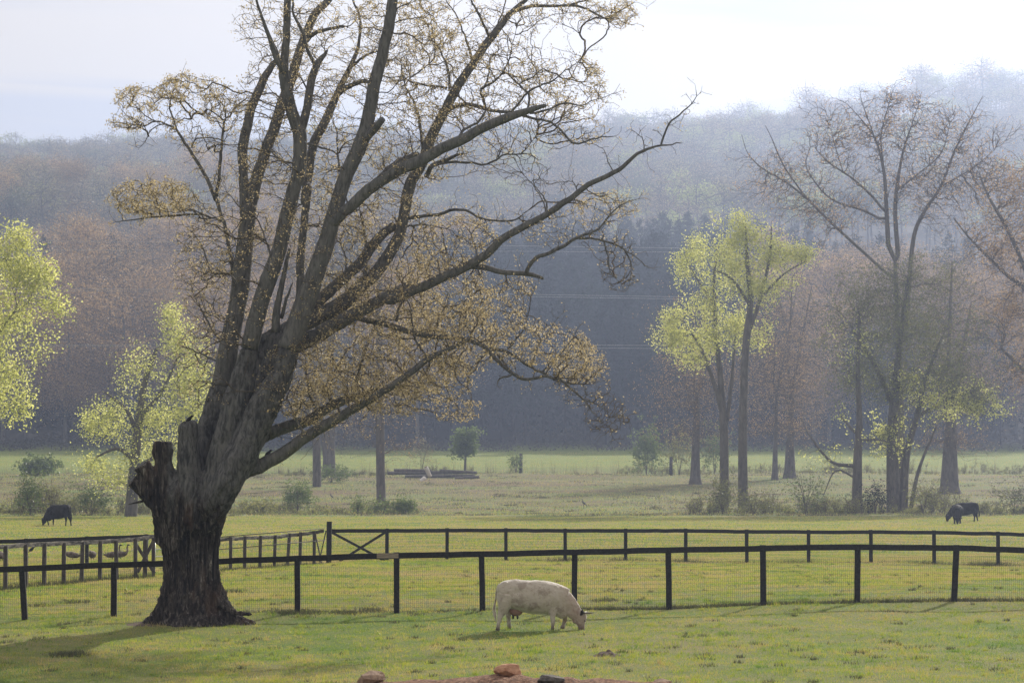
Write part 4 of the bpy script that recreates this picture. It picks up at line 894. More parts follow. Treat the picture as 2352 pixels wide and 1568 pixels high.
def cow_parts(t, body, coat, horned, udder):
    me = body
    o = bpy.data.objects.new('body', me); COL.objects.link(o); o.parent = t
    P = [(cx6(X), .0 + y, cz6(Y)) for X, Y, y in ((412, 462, 0), (378, 510, -.01), (362, 600, -.02), (346, 700, -.02), (330, 800, -.02), (340, 890, -.02), (352, 985, -.02))]
    V, F = tube(*resample(P, [.035, .028, .022, .02, .035, .04, .006], .03), 10, lump=.05); MB().add(V, F).build('tail', coat, t)
    for s in (-1, 1):
        c = np.array((cx6(1552), s * .11, cz6(868))); P = [c, c + (.02, s * .06, .0), c + (.035, s * .13, -.005), c + (.03, s * .17, -.02)]
        if s < 0: P = [c + (.0, .02, -.03), c + (.03, -.04, .01), c + (.035, -.07, .06), c + (.045, -.09, .10)]
        V, F = tube(*resample(P, [.025, .045, .04, .01], .02), 10); MB().add(V, F).build('ear', M['dark_skin'], t)
        c = np.array((cx6(1612), s * .085, cz6(972))); th = np.linspace(.1, PI - .1, 6)
        V, F = loft([(c[0] + math.cos(a) * .016, c[2], c[1], math.sin(a) * .02, math.sin(a) * .014) for a in th], 10); MB().add(V, F).build('eye', M['dark_skin'], t)
    if horned:
        a = np.array((cx6(1585), -.07, cz6(858)))
        P = [a, a + (.09, -.05, -.005), a + (.19, -.09, -.002), a + (.29, -.10, .012)]
        V, F = tube(*resample(P, [.03, .025, .018, .004], .02), 10); MB().add(V, F).build('horn', M['horn'], t)
        a = np.array((cx6(1575), .07, cz6(862))); P = [a, a + (.05, .08, .0), a + (.10, .16, .01), a + (.16, .21, .02)]
        V, F = tube(*resample(P, [.028, .023, .015, .004], .02), 10); MB().add(V, F).build('horn', M['horn'], t)
    if udder:
        mb = MB(); th = np.linspace(0.05, PI - .05, 14)
        mb.add(*loft([(cx6(640) + math.cos(a) * 95 / SC6, cz6(835), 0, math.sin(a) * 72 / SC6, math.sin(a) * .12) for a in th], 18))
        mb.build('udder', M['udder'], t)
        for X, y in ((592, -.05), (655, -.05), (605, .05), (665, .05)):
            MB().add(*tube([(cx6(X), y, cz6(880)), (cx6(X), y, cz6(915)), (cx6(X) + .003, y, cz6(948))], [.019, .016, .010], 8)).build('teat', M['dark_skin'], t)
COWD = 70.0
p = at(1252, 1447, COWD); p[2] = float(ground_z(p[0], COWD)) + .0
# crop centre X=960 of the cow drawing lies at picture x (1150+960/5.8075)/K
pc = gp((1150 + 960 / 5.8075) / K, COWD)
cow = thing('cow', pc, 'cream-white horned cow with mottled flanks grazing in front of the fence', 'cow', rz=0.0)
cow_parts(cow, cow_mesh, M['cow_coat'], True, True)
black_mesh = cow_mesh.copy(); black_mesh.materials.clear(); black_mesh.materials.append(M['black_coat'])
def black_cow(vx, vy, rz, label, sc):
    D = Dfor(vx, vy, 120); p = gp(vx, D); c = thing('cow', p, label, 'cow', 'black cattle grazing at the foot of the bank', rz, sc); cow_parts(c, black_mesh, M['black_coat'], False, False); return c
black_cow(131, 1207, PI * .97, 'lone black cow grazing far left, seen left of the big trunk', (.98, 1.35, 1.27))
black_cow(2212, 1197, PI, 'long black cow grazing side-on, behind another black cow at the far right', (1.22, 1.3, 1.27))
black_cow(2199, 1203, -PI / 2 - .15, 'black cow facing the camera, in front of its side-on neighbour at the far right', (1.1, 1.35, 1.22))

# ------------------------------------------------------------------ birds
def ell(c, r, n=12, tilt=0.0):
    th = np.linspace(0.06, PI - .06, n); st = []
    for a in th: st.append((c[0] + math.cos(a) * r[0] * math.cos(tilt), c[2] + math.cos(a) * r[0] * math.sin(tilt), c[1], math.sin(a) * r[2], math.sin(a) * r[1]))
    return loft(st, 14)
def bird(name, loc, label, cat, kind, rz, sc=1.0, group=None):
    t = thing(name, loc, label, cat, group, rz, sc)
    if kind == 'crow':
        mb = MB(); mb.add(*ell((0, 0, .09), (.10, .05, .05), tilt=.75)); mb.add(*ell((.075, 0, .17), (.035, .032, .03)))
        mb.add(*tube([(-.05, 0, .04), (-.13, 0, -.04)], [.025, .012], 6)); remesh = remeshed(mb, 'body', M['bird_dark'], .01, 2)
        o = bpy.data.objects.new('body', remesh); COL.objects.link(o); o.parent = t
        MB().add(*tube([(.10, 0, .17), (.14, 0, .165)], [.01, .003], 6)).build('beak', M['bird_dark'], t)
        return t
    m = M['goose'] if kind != 'heron' else M['heron']
    mb = MB()
    if kind == 'heron':
        mb.add(*ell((0, 0, .62), (.26, .10, .11), tilt=.7)); mb.add(*tube(*resample([(.14, 0, .72), (.2, 0, .80), (.13, 0, .88), (.17, 0, .98)], [.06, .04, .03, .03], .03), 10)); mb.add(*ell((.19, 0, 1.0), (.06, .03, .03)))
        mb.add(*tube([(-.12, 0, .5), (-.25, 0, .34)], [.06, .02], 8))
    elif kind == 'goose_down':
        mb.add(*ell((0, 0, .22), (.34, .14, .14), tilt=.15)); mb.add(*tube(*resample([(.24, 0, .24), (.36, 0, .22), (.44, 0, .10)], [.07, .035, .025], .03), 10)); mb.add(*tube([(-.26, 0, .2), (-.42, 0, .2)], [.07, .02], 8))
    elif kind == 'goose_front':
        mb.add(*ell((0, 0, .24), (.3, .16, .17), tilt=.1)); mb.add(*tube(*resample([(.22, 0, .30), (.30, 0, .38), (.22, 0, .42)], [.07, .04, .035], .03), 10))
    else:
        mb.add(*ell((0, 0, .22), (.32, .13, .14), tilt=.12)); mb.add(*tube(*resample([(.22, 0, .26), (.33, 0, .36), (.31, 0, .52), (.33, 0, .62)], [.08, .045, .035, .03], .03), 10)); mb.add(*tube([(-.24, 0, .2), (-.42, 0, .22)], [.08, .02], 8))
    me = remeshed(mb, 'body', m, .016, 2); o = bpy.data.objects.new('body', me); COL.objects.link(o); o.parent = t
    if kind == 'goose_up':
        MB().add(*ell((.36, 0, .64), (.06, .032, .034))).build('head', M['bird_dark'], t); MB().add(*tube([(.40, 0, .635), (.47, 0, .62)], [.018, .006], 6)).build('beak', M['bird_dark'], t)
    if kind == 'heron': MB().add(*tube([(.24, 0, 1.0), (.38, 0, .98)], [.014, .003], 6)).build('beak', M['gray_post'], t)
    for s in (-1, 1): MB().add(*tube([(.0, s * .05, .52 if kind == 'heron' else .16), (.0, s * .05, -.02)], [.014, .01], 6)).build('leg', M['bird_dark'], t)
    return t
for vx, vy, kind, rz, lab in ((3, 1268, 'goose_front', PI * .6, 'pale goose cut off by the left edge, beyond the grey posts'), (166, 1268, 'goose_down', PI, 'goose feeding low between the fourth and fifth grey posts'),
        (212, 1268, 'goose_front', -PI / 2 - .2, 'goose seen from the front with a pale breast, beside a grey post'), (276, 1268, 'goose_up', 0, 'goose with neck raised and its left side to the tree, seen through the grey posts'),
        (258, 1266, 'goose_up', 0, 'goose half hidden behind a grey post, neck raised')):
    D = 128; p = gp(vx, D); bird('goose', p, lab, 'goose', kind, rz, 1.0, 'geese on the grass beyond the grey posts')
p = gp(72, 140); bird('blackbird', p + (0, 0, .0), 'small dark bird standing on the grass just above the grey rail', 'bird', 'crow', .3, 1.6)
p = at(434, 966, TD - .5); bird('blackbird', p - (0, 0, .05), 'black bird perched on top of the rounded sawn stub of the big tree', 'bird', 'crow', .2, 1.0)
p = at(615, 1047, TD - .7); bird('blackbird', p - (0, 0, .03), 'black bird perched on the lowest right limb of the big tree', 'bird', 'crow', .3, 1.0)
D = Dfor(1341, 1168, 250); bird('heron', gp(1341, D), 'grey heron standing upright on the open bank right of centre', 'heron', 'heron', PI * .9, 1.0)
D = Dfor(762, 1150, 250); bird('heron', gp(762, D), 'hunched grey heron on the bank by the low bush left of the tall dark trunk', 'heron', 'heron', PI * .95, .85)

# ------------------------------------------------------------------ foreground dirt pile and stones
def noisy(me, amp, freq, keep=0):
    for v in me.vertices:
        d = noise.noise(v.co * freq) * amp + noise.noise(v.co * freq * 3.1) * amp * .4; v.co += v.normal * d if hasattr(v, 'normal') else Vector((0, 0, d))
def lump(name, loc, size, mat_, seed, label, cat, n=4, sharp=0.35, rz=0, cuts=9):
    rs = np.random.RandomState(seed); bm = __import__('bmesh').new(); import bmesh
    bmesh.ops.create_icosphere(bm, subdivisions=n, radius=1)
    pl = [(Vector(rs.normal(size=3)).normalized(), rs.uniform(.55, .85)) for _ in range(cuts)]
    for v in bm.verts:
        for nn, d in pl:
            s = v.co.dot(nn)
            if s > d: v.co -= nn * (s - d)
        v.co += v.co.normalized() * noise.noise(v.co * 3 + Vector((seed, 0, 0))) * .06
        v.co = Vector((v.co.x * size[0], v.co.y * size[1], v.co.z * size[2]))
    me = bpy.data.meshes.new(name); bm.to_mesh(me); bm.free(); me.materials.append(mat_)
    o = bpy.data.objects.new(name, me); COL.objects.link(o); o.location = tuple(float(c) for c in loc); o.rotation_euler = (0, 0, rz); return tag(o, label, cat)
def dirt_pile():
    D = 36.0; n = 150; m = 60; c = at(1176, 1600, D)
    xs = np.linspace(-4.5, 4.5, n); ys = np.linspace(-3, 3, m); V = []
    prof_x = [-4.5, at(700, 0, D)[0], at(815, 0, D)[0], at(950, 0, D)[0], at(1040, 0, D)[0], at(1150, 0, D)[0], at(1290, 0, D)[0], at(1400, 0, D)[0], at(1540, 0, D)[0], at(1700, 0, D)[0], 4.5]
    g0 = float(ground_z(0, D)); tv = [1640, 1590, 1567, 1563, 1557, 1549, 1556, 1562, 1569, 1600, 1640]
    prof_z = [at(1176, v, D)[2] for v in tv]
    for y in ys:
        for x in xs:
            top = np.interp(x, prof_x, prof_z); f = max(0, 1 - abs(y) / 2.6) ; f = f * f * (3 - 2 * f)
            gz = float(ground_z(x, D + y)) - .1; z = gz + (top - gz) * f * np.clip((4.4 - abs(x)) / 1.0, 0, 1)
            z += (noise.noise(Vector((x * 5, y * 5, 0))) * .045 + noise.noise(Vector((x * 17, y * 17, 3))) * .018) * min(1, f * 3)
            V.append((x, D + y, z))
    i, j = np.meshgrid(np.arange(m - 1), np.arange(n - 1), indexing='ij'); a = (i * n + j).ravel(); F = np.stack([a, a + 1, a + n + 1, a + n], 1)
    tag(MB().add(V, F).build('dirt_pile', M['clay']), 'low bank of crumbly red clay along the bottom edge of the picture', 'dirt pile')
    q = at(852, 1556, D); lump('stone', q, (.21, .16, .10), M['rock'], 3, 'wedge-shaped grey-brown stone at the left end of the red clay bank', 'stone', rz=.3)
    q = at(1170, 1541, D + .1); lump('stone', q, (.20, .14, .10), M['red_rock'], 14, 'blocky orange-red stone standing on top of the red clay bank', 'stone')
    q = at(1262, 1560, D - .2); lump('stone', q, (.19, .15, .07), M['dark_rock'], 6, 'dark rough lump half sunk in the clay bank', 'stone')
    q = at(1522, 1566, D + .2); lump('stone', q, (.12, .10, .05), M['rock'], 9, 'small pale stone at the right end of the clay bank', 'stone')
dirt_pile()
def mound(vx, vy, r, h, m, name, label, cat, seed=0):
    D = Dfor(vx, vy); c = gp(vx, D); n = 40; V = []; ys = np.linspace(-1, 1, n)
    for y in ys:
        for x in ys:
            d = math.hypot(x, y); f = max(0, 1 - d) ** 1.2; z = float(ground_z(c[0] + x * r, c[1] + y * r)) - .02 + h * f * (1 + .5 * noise.noise(Vector((x * 4, y * 4, seed)))) + f * .02
            V.append((x * r, y * r, z - c[2]))
    i, j = np.meshgrid(np.arange(n - 1), np.arange(n - 1), indexing='ij'); a = (i * n + j).ravel(); F = np.stack([a, a + 1, a + n + 1, a + n], 1)
    o = MB().add(V, F).build(name, m); o.location = tuple(c); tag(o, label, cat); return o
mound(1395, 1510, .42, .13, M['soil'], 'molehill', 'small grey molehill in the grass right of the cow', 'molehill')
mound(350, 1434, .9, .07, M['soil'], 'bare_soil', 'patch of bare brown soil at the left foot of the big trunk', 'soil', 5)

# ------------------------------------------------------------------ logs, posts and wires on the bank
def log(vx0, vy0, vx1, vy1, D, r, m, label, group=None, name='log'):
    a, b = at(vx0, vy0, D), at(vx1, vy1, D + .5); t = thing(name, a, label, 'log', group)
    V, F = tube(*resample(np.array([a, (a + b) / 2, b]) - a, [r, r * 1.03, r * .95], .3), 12, lump=.04, seed=int(vx0)); MB().add(V, F).build('stem', m, t)
    for q, s in ((a, -1), (b, 1)):
        d = (b - a) / np.linalg.norm(b - a) * .015 * s; V, F = tube(np.array([q - a, q - a + d]), [r * .9, r * .88], 12); MB().add(V, F).build('cut_end', M['cut_wood'], t)
LG = 385
log(978, 1072, 988, 1094, LG - 3, .28, M['pale_log'], 'pale barkless log propped upright against the dark log pile')
log(964, 1108, 976, 1097, LG - 8, .30, M['pale_log'], 'pale short log lying end-on in front of the dark log pile')
for k, (a, b, c, d, r) in enumerate(((890, 1086, 1060, 1084, .24), (930, 1094, 1090, 1092, .22), (1010, 1080, 1095, 1085, .2), (905, 1079, 990, 1080, .18), (1045, 1098, 1100, 1095, .2))):
    log(a, b, c, d, LG + 4 - k, r, M['far_bark'], ('long dark log at the left base of the log pile', 'dark log across the front of the log pile', 'dark log at the upper right of the log pile', 'thin dark log on the upper left of the log pile', 'short dark log at the lower right of the log pile')[k], 'dark logs piled on the bank')
for k, (vx, vt, vb_, D) in enumerate(((1196, 1041, 1084, 415), (1541, 1049, 1089, 412))):
    b_ = gp(vx, D); tpz = at(vx, vt, D)[2]; V, F = tube(np.array([(0, 0, -.3), (0, 0, (tpz - b_[2]) * .5), (.05, 0, tpz - b_[2])]), [.27, .26, .25], 10, lump=.05)
    o = MB().add(V, F).build('wooden_post', M['gray_post']); o.location = tuple(b_); tag(o, ('dark wooden post in the far wire fence left of centre gap', 'dark wooden post in the far wire fence beside the green shrubs')[k], 'post')
def power(v0, v1, D, label, x0=-500, x1=2900):
    n = 40; P = [at(x0 + (x1 - x0) * i / n, v0 + (v1 - v0) * ((x0 + (x1 - x0) * i / n) - 1140) / 400 + 6 * ((i / n - .5) ** 2) * 4 - 6, D) for i in range(n + 1)]
    V, F = tube(P, [.028 * D / 500] * (n + 1), 5); tag(MB().add(V, F).build('power_line', M['power']), label, 'power line')
power(570, 575, 500, 'thin pale power line crossing just below the pine tops, upper of two'); power(583, 585, 500, 'thin pale power line just below the pine tops, lower of two')
power(681, 687, 500, 'pale power line across the dark pines, upper of the middle pair'); power(686, 692, 501, 'pale power line across the dark pines, lower of the middle pair')
power(798, 799, 500, 'pale power line low across the dark pines, upper of the bottom pair'); power(804, 806, 501, 'pale power line low across the dark pines, lower of the bottom pair')

# ------------------------------------------------------------------ trees with leaves
def fix(skp, D): return [vp(s, D) for s in skp]
def treebase(vx, vy, lo=230): D = Dfor(vx, vy, lo); return D, gp(vx, D)
# far left, trunk outside the frame
D = 235; b0 = gp(-105, D)
bl = [vb(-60, 640, D, 110, 110), vb(30, 610, D, 80, 75), vb(90, 620, D, 50, 45), (vb(120, 700, D, 48, 40)), vb(40, 740, D, 90, 70), vb(20, 850, D, 70, 70), vb(55, 930, D, 30, 30), vb(-70, 800, D, 110, 120), vb(0, 930, D, 45, 35), vb(-60, 930, D, 60, 60), vb(30, 545, D, 55, 25)]
make_tree('leafy_tree', b0, 'bright yellow-green leafy tree leaning in from the left edge', 'tree', fix([[(-105, 1225, 13), (-100, 1000, 10), (-80, 800, 8), (-60, 640, 5)], [(-95, 950, 6), (-40, 820, 4), (30, 720, 2)]], D), bl, 1500, .7, .012, 21, 'spring_leaf', 24000, .22, spread=.46, gap=-.07, gapsize=2.0)
# left leafy tree behind the stubs
D, b0 = treebase(305, 1186, 240); print('D', D)
bl = [vb(400, 770, D, 55, 60), vb(350, 860, D, 80, 60), vb(430, 860, D, 60, 70), vb(270, 960, D, 90, 45), vb(210, 985, D, 55, 25), vb(380, 960, D, 100, 60), vb(330, 1040, D, 100, 55), vb(230, 1070, D, 55, 35), vb(450, 940, D, 60, 80), vb(395, 725, D, 25, 25), vb(270, 1110, D, 60, 25)]
make_tree('leafy_tree', b0, 'pale green leafy tree just left of the big trunk', 'tree', fix([[(300, 1190, 15), (308, 1080, 12), (318, 980, 10), (332, 880, 7), (360, 800, 4)], [(316, 1000, 6), (290, 940, 4), (240, 900, 2)], [(312, 1060, 6), (270, 1030, 4), (220, 1050, 2)], [(320, 960, 6), (370, 900, 4), (410, 820, 2)], [(310, 1075, 5), (370, 1040, 4), (430, 1000, 2)]], D), bl, 1500, .6, .012, 22, 'spring_leaf', 17000, .20, spread=.46, gap=-.07, gapsize=2.0)
# right pair of leafy trees
D, b0 = treebase(1707, 1174, 240)
bl = [vb(1705, 540, D, 60, 45), vb(1780, 590, D, 60, 60), vb(1840, 590, D, 35, 30), vb(1740, 650, D, 55, 55), vb(1690, 600, D, 50, 50), vb(1800, 660, D, 50, 25), vb(1745, 780, D, 22, 30), vb(1700, 500, D, 20, 18)]
make_tree('leafy_tree', b0, 'tall tree with a bright yellow-green crown, right one of the close pair', 'tree', fix([[(1707, 1180, 12), (1706, 1000, 10), (1710, 850, 9), (1716, 760, 8), (1724, 690, 6), (1716, 600, 5), (1712, 520, 2)], [(1716, 770, 6), (1745, 690, 4), (1768, 590, 3), (1772, 520, 1.5)], [(1722, 700, 4), (1680, 640, 3), (1640, 620, 1.5)], [(1750, 680, 3), (1800, 630, 2), (1850, 600, 1)]], D), bl, 1000, .6, .012, 23, 'spring_leaf', 12500, .20, spread=.46, gap=-.07, gapsize=2.0)
D, b0 = treebase(1664, 1170, 240)
bl = [vb(1600, 580, D, 55, 40), vb(1570, 620, D, 35, 40), vb(1640, 640, D, 50, 60), vb(1560, 730, D, 50, 30), vb(1600, 790, D, 60, 45), vb(1660, 760, D, 45, 50), vb(1540, 780, D, 40, 30), vb(1610, 700, D, 40, 30), vb(1590, 830, D, 30, 18), vb(1700, 740, D, 30, 50), vb(1670, 570, D, 30, 30)]
make_tree('leafy_tree', b0, 'slender tree with several bright yellow-green tufts, left one of the close pair', 'tree', fix([[(1663, 1176, 11), (1663, 1000, 10), (1656, 880, 7), (1645, 760, 5), (1640, 640, 3), (1650, 560, 1.5)], [(1662, 960, 6), (1640, 880, 5), (1610, 800, 3), (1570, 740, 1.5)], [(1668, 980, 5), (1680, 880, 4), (1690, 760, 2)], [(1642, 700, 3), (1600, 640, 2), (1575, 590, 1)]], D), bl, 1200, .6, .012, 24, 'spring_leaf', 14500, .20, spread=.46, gap=-.07, gapsize=2.0)
# right multi-stem clump with thin leaves
D, b0 = treebase(2062, 1176, 240)
bl = [vb(2090, 760, D, 200, 110), vb(1990, 700, D, 110, 90), vb(2180, 860, D, 110, 90), vb(2060, 880, D, 130, 90), vb(2040, 1000, D, 50, 50), vb(2240, 920, D, 65, 35), vb(1960, 850, D, 70, 70), vb(2100, 640, D, 130, 60)]
lb = [vb(2180, 920, D, 110, 55), vb(2040, 1000, D, 60, 60), vb(2255, 935, D, 60, 40), vb(2100, 880, D, 60, 50)]
tr = make_tree('clump_tree', b0, 'thin-leaved many-stemmed tree with a yellow-green fringe low on its right side', 'tree', fix([[(2052, 1182, 16), (2050, 1000, 13), (2058, 880, 9), (2070, 760, 5), (2085, 640, 3)], [(2075, 1180, 10), (2082, 1050, 8), (2105, 960, 6), (2130, 860, 4), (2170, 760, 2)], [(2056, 940, 7), (2010, 840, 5), (1960, 760, 3)], [(2100, 960, 4), (2170, 920, 3), (2230, 900, 2)], [(2090, 1178, 5), (2110, 1080, 4), (2150, 980, 2)]], D), bl, 4500, .6, .012, 25, 'dull_leaf', 34000, .19, spread=.5, gap=-.3, gapsize=2.5)
rs = np.random.RandomState(5); pts = blob_pts(lb, 9000, rs, .5); pts = clumpy(pts, rs, -.02, 1.6); V, F = leaves(pts - b0, rs, .24, .6); MB().add(V, F).build('foliage', M['spring_leaf'], tr)
# slim tree left of the clump
D, b0 = treebase(1968, 1177, 240)
make_tree('slim_tree', b0, 'slim dark trunk with sparse leaf tufts and a long drooping side branch at the right', 'tree', fix([[(1968, 1182, 13), (1970, 1050, 10), (1974, 960, 7), (1970, 850, 5), (1975, 720, 3)], [(1968, 1070, 5), (1910, 1060, 3.5), (1860, 1000, 2), (1840, 960, 1)], [(1970, 1100, 3), (1920, 1080, 2), (1890, 1140, 1)], [(1970, 1000, 4), (1935, 960, 2), (1925, 940, 1)], [(1972, 1010, 3), (2020, 1010, 2), (2060, 1020, 1)]], D), [vb(1970, 800, D, 70, 90), vb(1930, 960, D, 30, 30), vb(1960, 1000, D, 26, 24), vb(1900, 1050, D, 60, 50)], 420, .6, .012, 26, 'spring_leaf', 900, .22, spread=.3, gap=-.3)
# small green sapling in the middle
D = 400; b0 = gp(1068, D)
make_tree('sapling', b0, 'small rounded green tree standing alone in the middle of the far wire fence', 'tree', fix([[(1068, 1082, 3), (1069, 1050, 2.4), (1070, 1000, 1.5)]], D), [vb(1068, 1003, D, 26, 22), vb(1062, 1030, D, 24, 18), vb(1078, 1025, D, 20, 16)], 260, .6, .015, 27, 'bush_leaf', 3000, .36, spread=.35, gap=None)
# dark trunk in the centre left with level branches
D, b0 = treebase(876, 1153, 240)
make_tree('straight_tree', b0, 'tall straight dark trunk with level bare branches under the big tree crown', 'tree', fix([[(876, 1160, 11), (874, 1080, 10), (873, 960, 10), (872, 800, 8), (872, 620, 5), (873, 520, 3)]], D), [vb(872, 900, D, 110, 130), vb(872, 650, D, 110, 150), vb(930, 1030, D, 70, 30), vb(800, 960, D, 60, 50)], 2500, .8, .014, 28, 'red_bud', 4000, .16, spread=.4, gap=-.3, up=0, back=0)
# pair of trunks further left
D, b0 = treebase(728, 1118, 240)
make_tree('straight_tree', b0, 'slimmer grey trunk standing beside a thick old trunk, seen under the low limb', 'tree', fix([[(728, 1122, 10), (727, 1020, 9), (724, 900, 7), (722, 700, 4)]], D), [vb(724, 850, D, 90, 160), vb(720, 640, D, 90, 120)], 1800, .9, .014, 29, 'pale_bud', 4500, .18, spread=.5, gap=-.3)
D, b0 = treebase(756, 1088, 240)
make_tree('straight_tree', b0, 'thick old trunk with forked stem behind the slimmer grey one, seen under the low limb', 'tree', fix([[(756, 1092, 16), (756, 1030, 13), (758, 960, 12), (760, 800, 8), (765, 600, 4)], [(748, 1070, 5), (742, 1000, 4), (735, 900, 3)]], D), [vb(770, 900, D, 110, 120), vb(780, 660, D, 130, 160)], 2200, .9, .014, 30, 'pale_bud', 5000, .22, spread=.6, gap=-.3)
# right: bare trunks with feathery level twigs
for i, (vx, vy, w, w2, top, lab) in enumerate(((1597, 1112, 12, 9, 700, 'bare tree with feathery level twigs, leftmost trunk on the right bank'), (1780, 1102, 7, 5, 640, 'thinnest bare trunk on the right bank, just left of a stouter one'), (1814, 1098, 13, 9, 600, 'stout bare trunk with a flared foot on the right bank'), (2181, 1134, 22, 17, 560, 'very thick flared trunk on the far right bank, left of the black cows'))):
    D, b0 = treebase(vx, vy, 240)
    sk = fix([[(vx, vy + 4, w * 1.5), (vx, vy - 18, w), (vx + 1, vy - 90, w2), (vx + 4, vy - 200, w2 * .6), (vx - 3, (vy + top) / 2, w2 * .36), (vx + 6, top + 40, w2 * .12)], [(vx + 4, vy - 200, w2 * .45), (vx + 30, vy - 330, w2 * .28), (vx + 50, vy - 440, w2 * .1)], [(vx + 1, vy - 150, w2 * .3), (vx - 30, vy - 260, w2 * .18), (vx - 60, vy - 340, 1)]], D)
    make_tree('bare_tree', b0, lab, 'tree', sk, [vb(vx, vy - 220, D, 110, 90), vb(vx, vy - 120, D, 100, 40), vb(vx, (vy + top) / 2 - 60, D, 120, 170)], 4200, .9, .015, 40 + i, 'red_bud', 9000, .16, spread=.4, gap=-.4, up=.05, back=0)
# the great bare crown on the right
D = 300; b0 = gp(2070, D)
def c5(L): return [((1700 + a / 2.614) / K, (100 + b / 2.614) / K, w * .36) for a, b, w in L]
sk = fix([[(2070, 1180, 11), (2068, 900, 8), (2060, 700, 5.5), (2056, 600, 4)], c5([(1225, 1300, 16), (1212, 1050, 13), (1195, 820, 10), (1140, 620, 6), (1060, 510, 4), (960, 400, 2)]), c5([(1290, 1400, 16), (1270, 1050, 13), (1310, 750, 8), (1370, 550, 5), (1420, 400, 2)]), [(2080, 780, 4.5), *c5([(1380, 1300, 14), (1450, 1100, 12), (1560, 930, 9), (1650, 700, 7), (1750, 500, 4), (1830, 350, 2)])],
    c5([(1200, 1150, 9), (1060, 1080, 7), (880, 1020, 6), (780, 930, 5), (700, 800, 4), (720, 700, 2)]), c5([(1200, 1090, 9), (1130, 1000, 8), (1000, 880, 7), (850, 780, 5), (770, 700, 2)]), [(2050, 640, 3.5), *c5([(850, 1150, 9), (700, 1000, 8), (540, 880, 6), (430, 820, 5), (330, 720, 3), (290, 600, 2)])], c5([(700, 1000, 6), (560, 800, 5), (480, 620, 3), (440, 540, 2)]),
    c5([(1250, 980, 6), (1400, 860, 5), (1560, 720, 4), (1620, 520, 2)]), c5([(1560, 930, 6), (1750, 820, 4), (1900, 700, 2)]), c5([(1190, 780, 6), (1180, 600, 5), (1230, 400, 3), (1260, 300, 1)]), c5([(1140, 620, 4), (1060, 400, 3), (1040, 300, 1)]), c5([(940, 850, 4), (880, 650, 3), (850, 500, 1)])], D)
make_tree('spreading_tree', b0, 'great bare tree with a wide spreading crown of fine twigs, standing tallest on the right', 'tree', sk, [vb(1800, 400, D, 100, 70), vb(1930, 330, D, 110, 90), vb(2050, 290, D, 130, 80), vb(2200, 330, D, 110, 100), vb(2120, 420, D, 160, 100), vb(1900, 480, D, 130, 70), vb(2060, 230, D, 70, 30), vb(2250, 430, D, 70, 70)], 15000, .7, .015, 51, 'red_bud', 12000, .17, spread=.25, gap=-.4, thr=.12, up=.7)
D = 290; b0 = gp(2490, D)
sk = fix([[(2490, 1180, 14), (2440, 900, 10), (2380, 700, 6), (2300, 620, 4), (2230, 550, 2.5), (2190, 500, 1.5)], [(2420, 860, 7), (2430, 650, 4.5), (2400, 450, 3), (2370, 330, 1.5)], [(2400, 740, 4), (2330, 560, 5), (2270, 450, 3), (2250, 400, 1.5)], [(2460, 980, 8), (2380, 880, 6), (2300, 800, 3)]], D)
make_tree('spreading_tree', b0, 'bare tree reaching in from the right edge with long diagonal limbs', 'tree', sk, [vb(2330, 430, D, 80, 90), vb(2290, 560, D, 90, 80), vb(2400, 560, D, 100, 160), vb(2320, 720, D, 90, 90), vb(2350, 850, D, 80, 70)], 4500, .7, .019, 52, 'red_bud', 14000, .22, spread=.4, gap=-.35, thr=.12)
print('main trees done')

# ------------------------------------------------------------------ repeated woodland trees
def template(seed, H, blobs, natt, step, tip, leaf, nleaf, lsize, r0, spread=.6, aspect=.6, stems=None):
    rng = np.random.RandomState(seed); sk = stems or [([(0, 0, -1), (rng.normal() * .2, rng.normal() * .2, H * .3), (rng.normal() * .6, rng.normal() * .6, H * .62), (rng.normal() * .8, 0, H * .85)], [r0 * 1.1, r0 * .8, r0 * .45, r0 * .15])]
    att = blob_pts(blobs, natt, rng); P, par, r, s, tips = grow(sk, att, step, tip, seed, up=.3, back=.6, wig=.15)
    tr = MB(); big = conn(r > r0 * .28, par); seg_mesh(tr, P, par, r, big, 0, ((0, 6),))
    cr = MB(); seg_mesh(cr, P, par, r, ~big, 0, ((0, 3),))
    if nleaf: V, F = leaves(P[rng.choice(tips, nleaf)] + rng.normal(size=(nleaf, 3)) * spread, rng, lsize, aspect); cr.add(V, F, 1)
    return tr, cr
def blobsH(H, w, seed, lo=.45):
    rs = np.random.RandomState(seed); return [(rs.normal() * w * .35, rs.normal() * w * .35, H * rs.uniform(lo, .84), w * rs.uniform(.35, .6), w * rs.uniform(.35, .6), H * rs.uniform(.10, .17)) for _ in range(7)]
class Kind:
    """first tree of a kind carries the meshes; the others are copies"""
    def __init__(s, name, tpl, mats): s.name = name; s.tpl = tpl; s.mats = mats; s.first = None
    def place(s, p, rz, sc, label, cat, group):
        if s.first is None:
            t = thing(s.name, p, label, cat, group, rz, sc); a = s.tpl[0].build('trunk', s.mats[0], t); b = s.tpl[1].build('crown', s.mats, t); s.first = t; s.k = [a, b]; return t
        return dup(s.first, s.k, p, rz, sc, label, group)
rs = np.random.RandomState(3)
red = [Kind('woodland_tree', template(60 + i, 26, blobsH(26, 11, i, .30), 1100, .9, .022, 'red_bud', 0, .3, .34), [M['far_bark'], M['red_bud']]) for i in range(3)]
for i, k in enumerate(red):
    rng = np.random.RandomState(i); tr, cr = template(60 + i, 26, blobsH(26, 11, i, .30), 1500, .85, .022, 'red_bud', 13000, .26, .34, .6); k.tpl = (tr, cr)
pale = [Kind('woodland_tree', template(70 + i, 24, blobsH(24, 10, 10 + i, .30), 800, 1.0, .035, 'pale_bud', 4000, .34, .28, .6), [M['far_bark'], M['pale_bud']]) for i in range(2)]
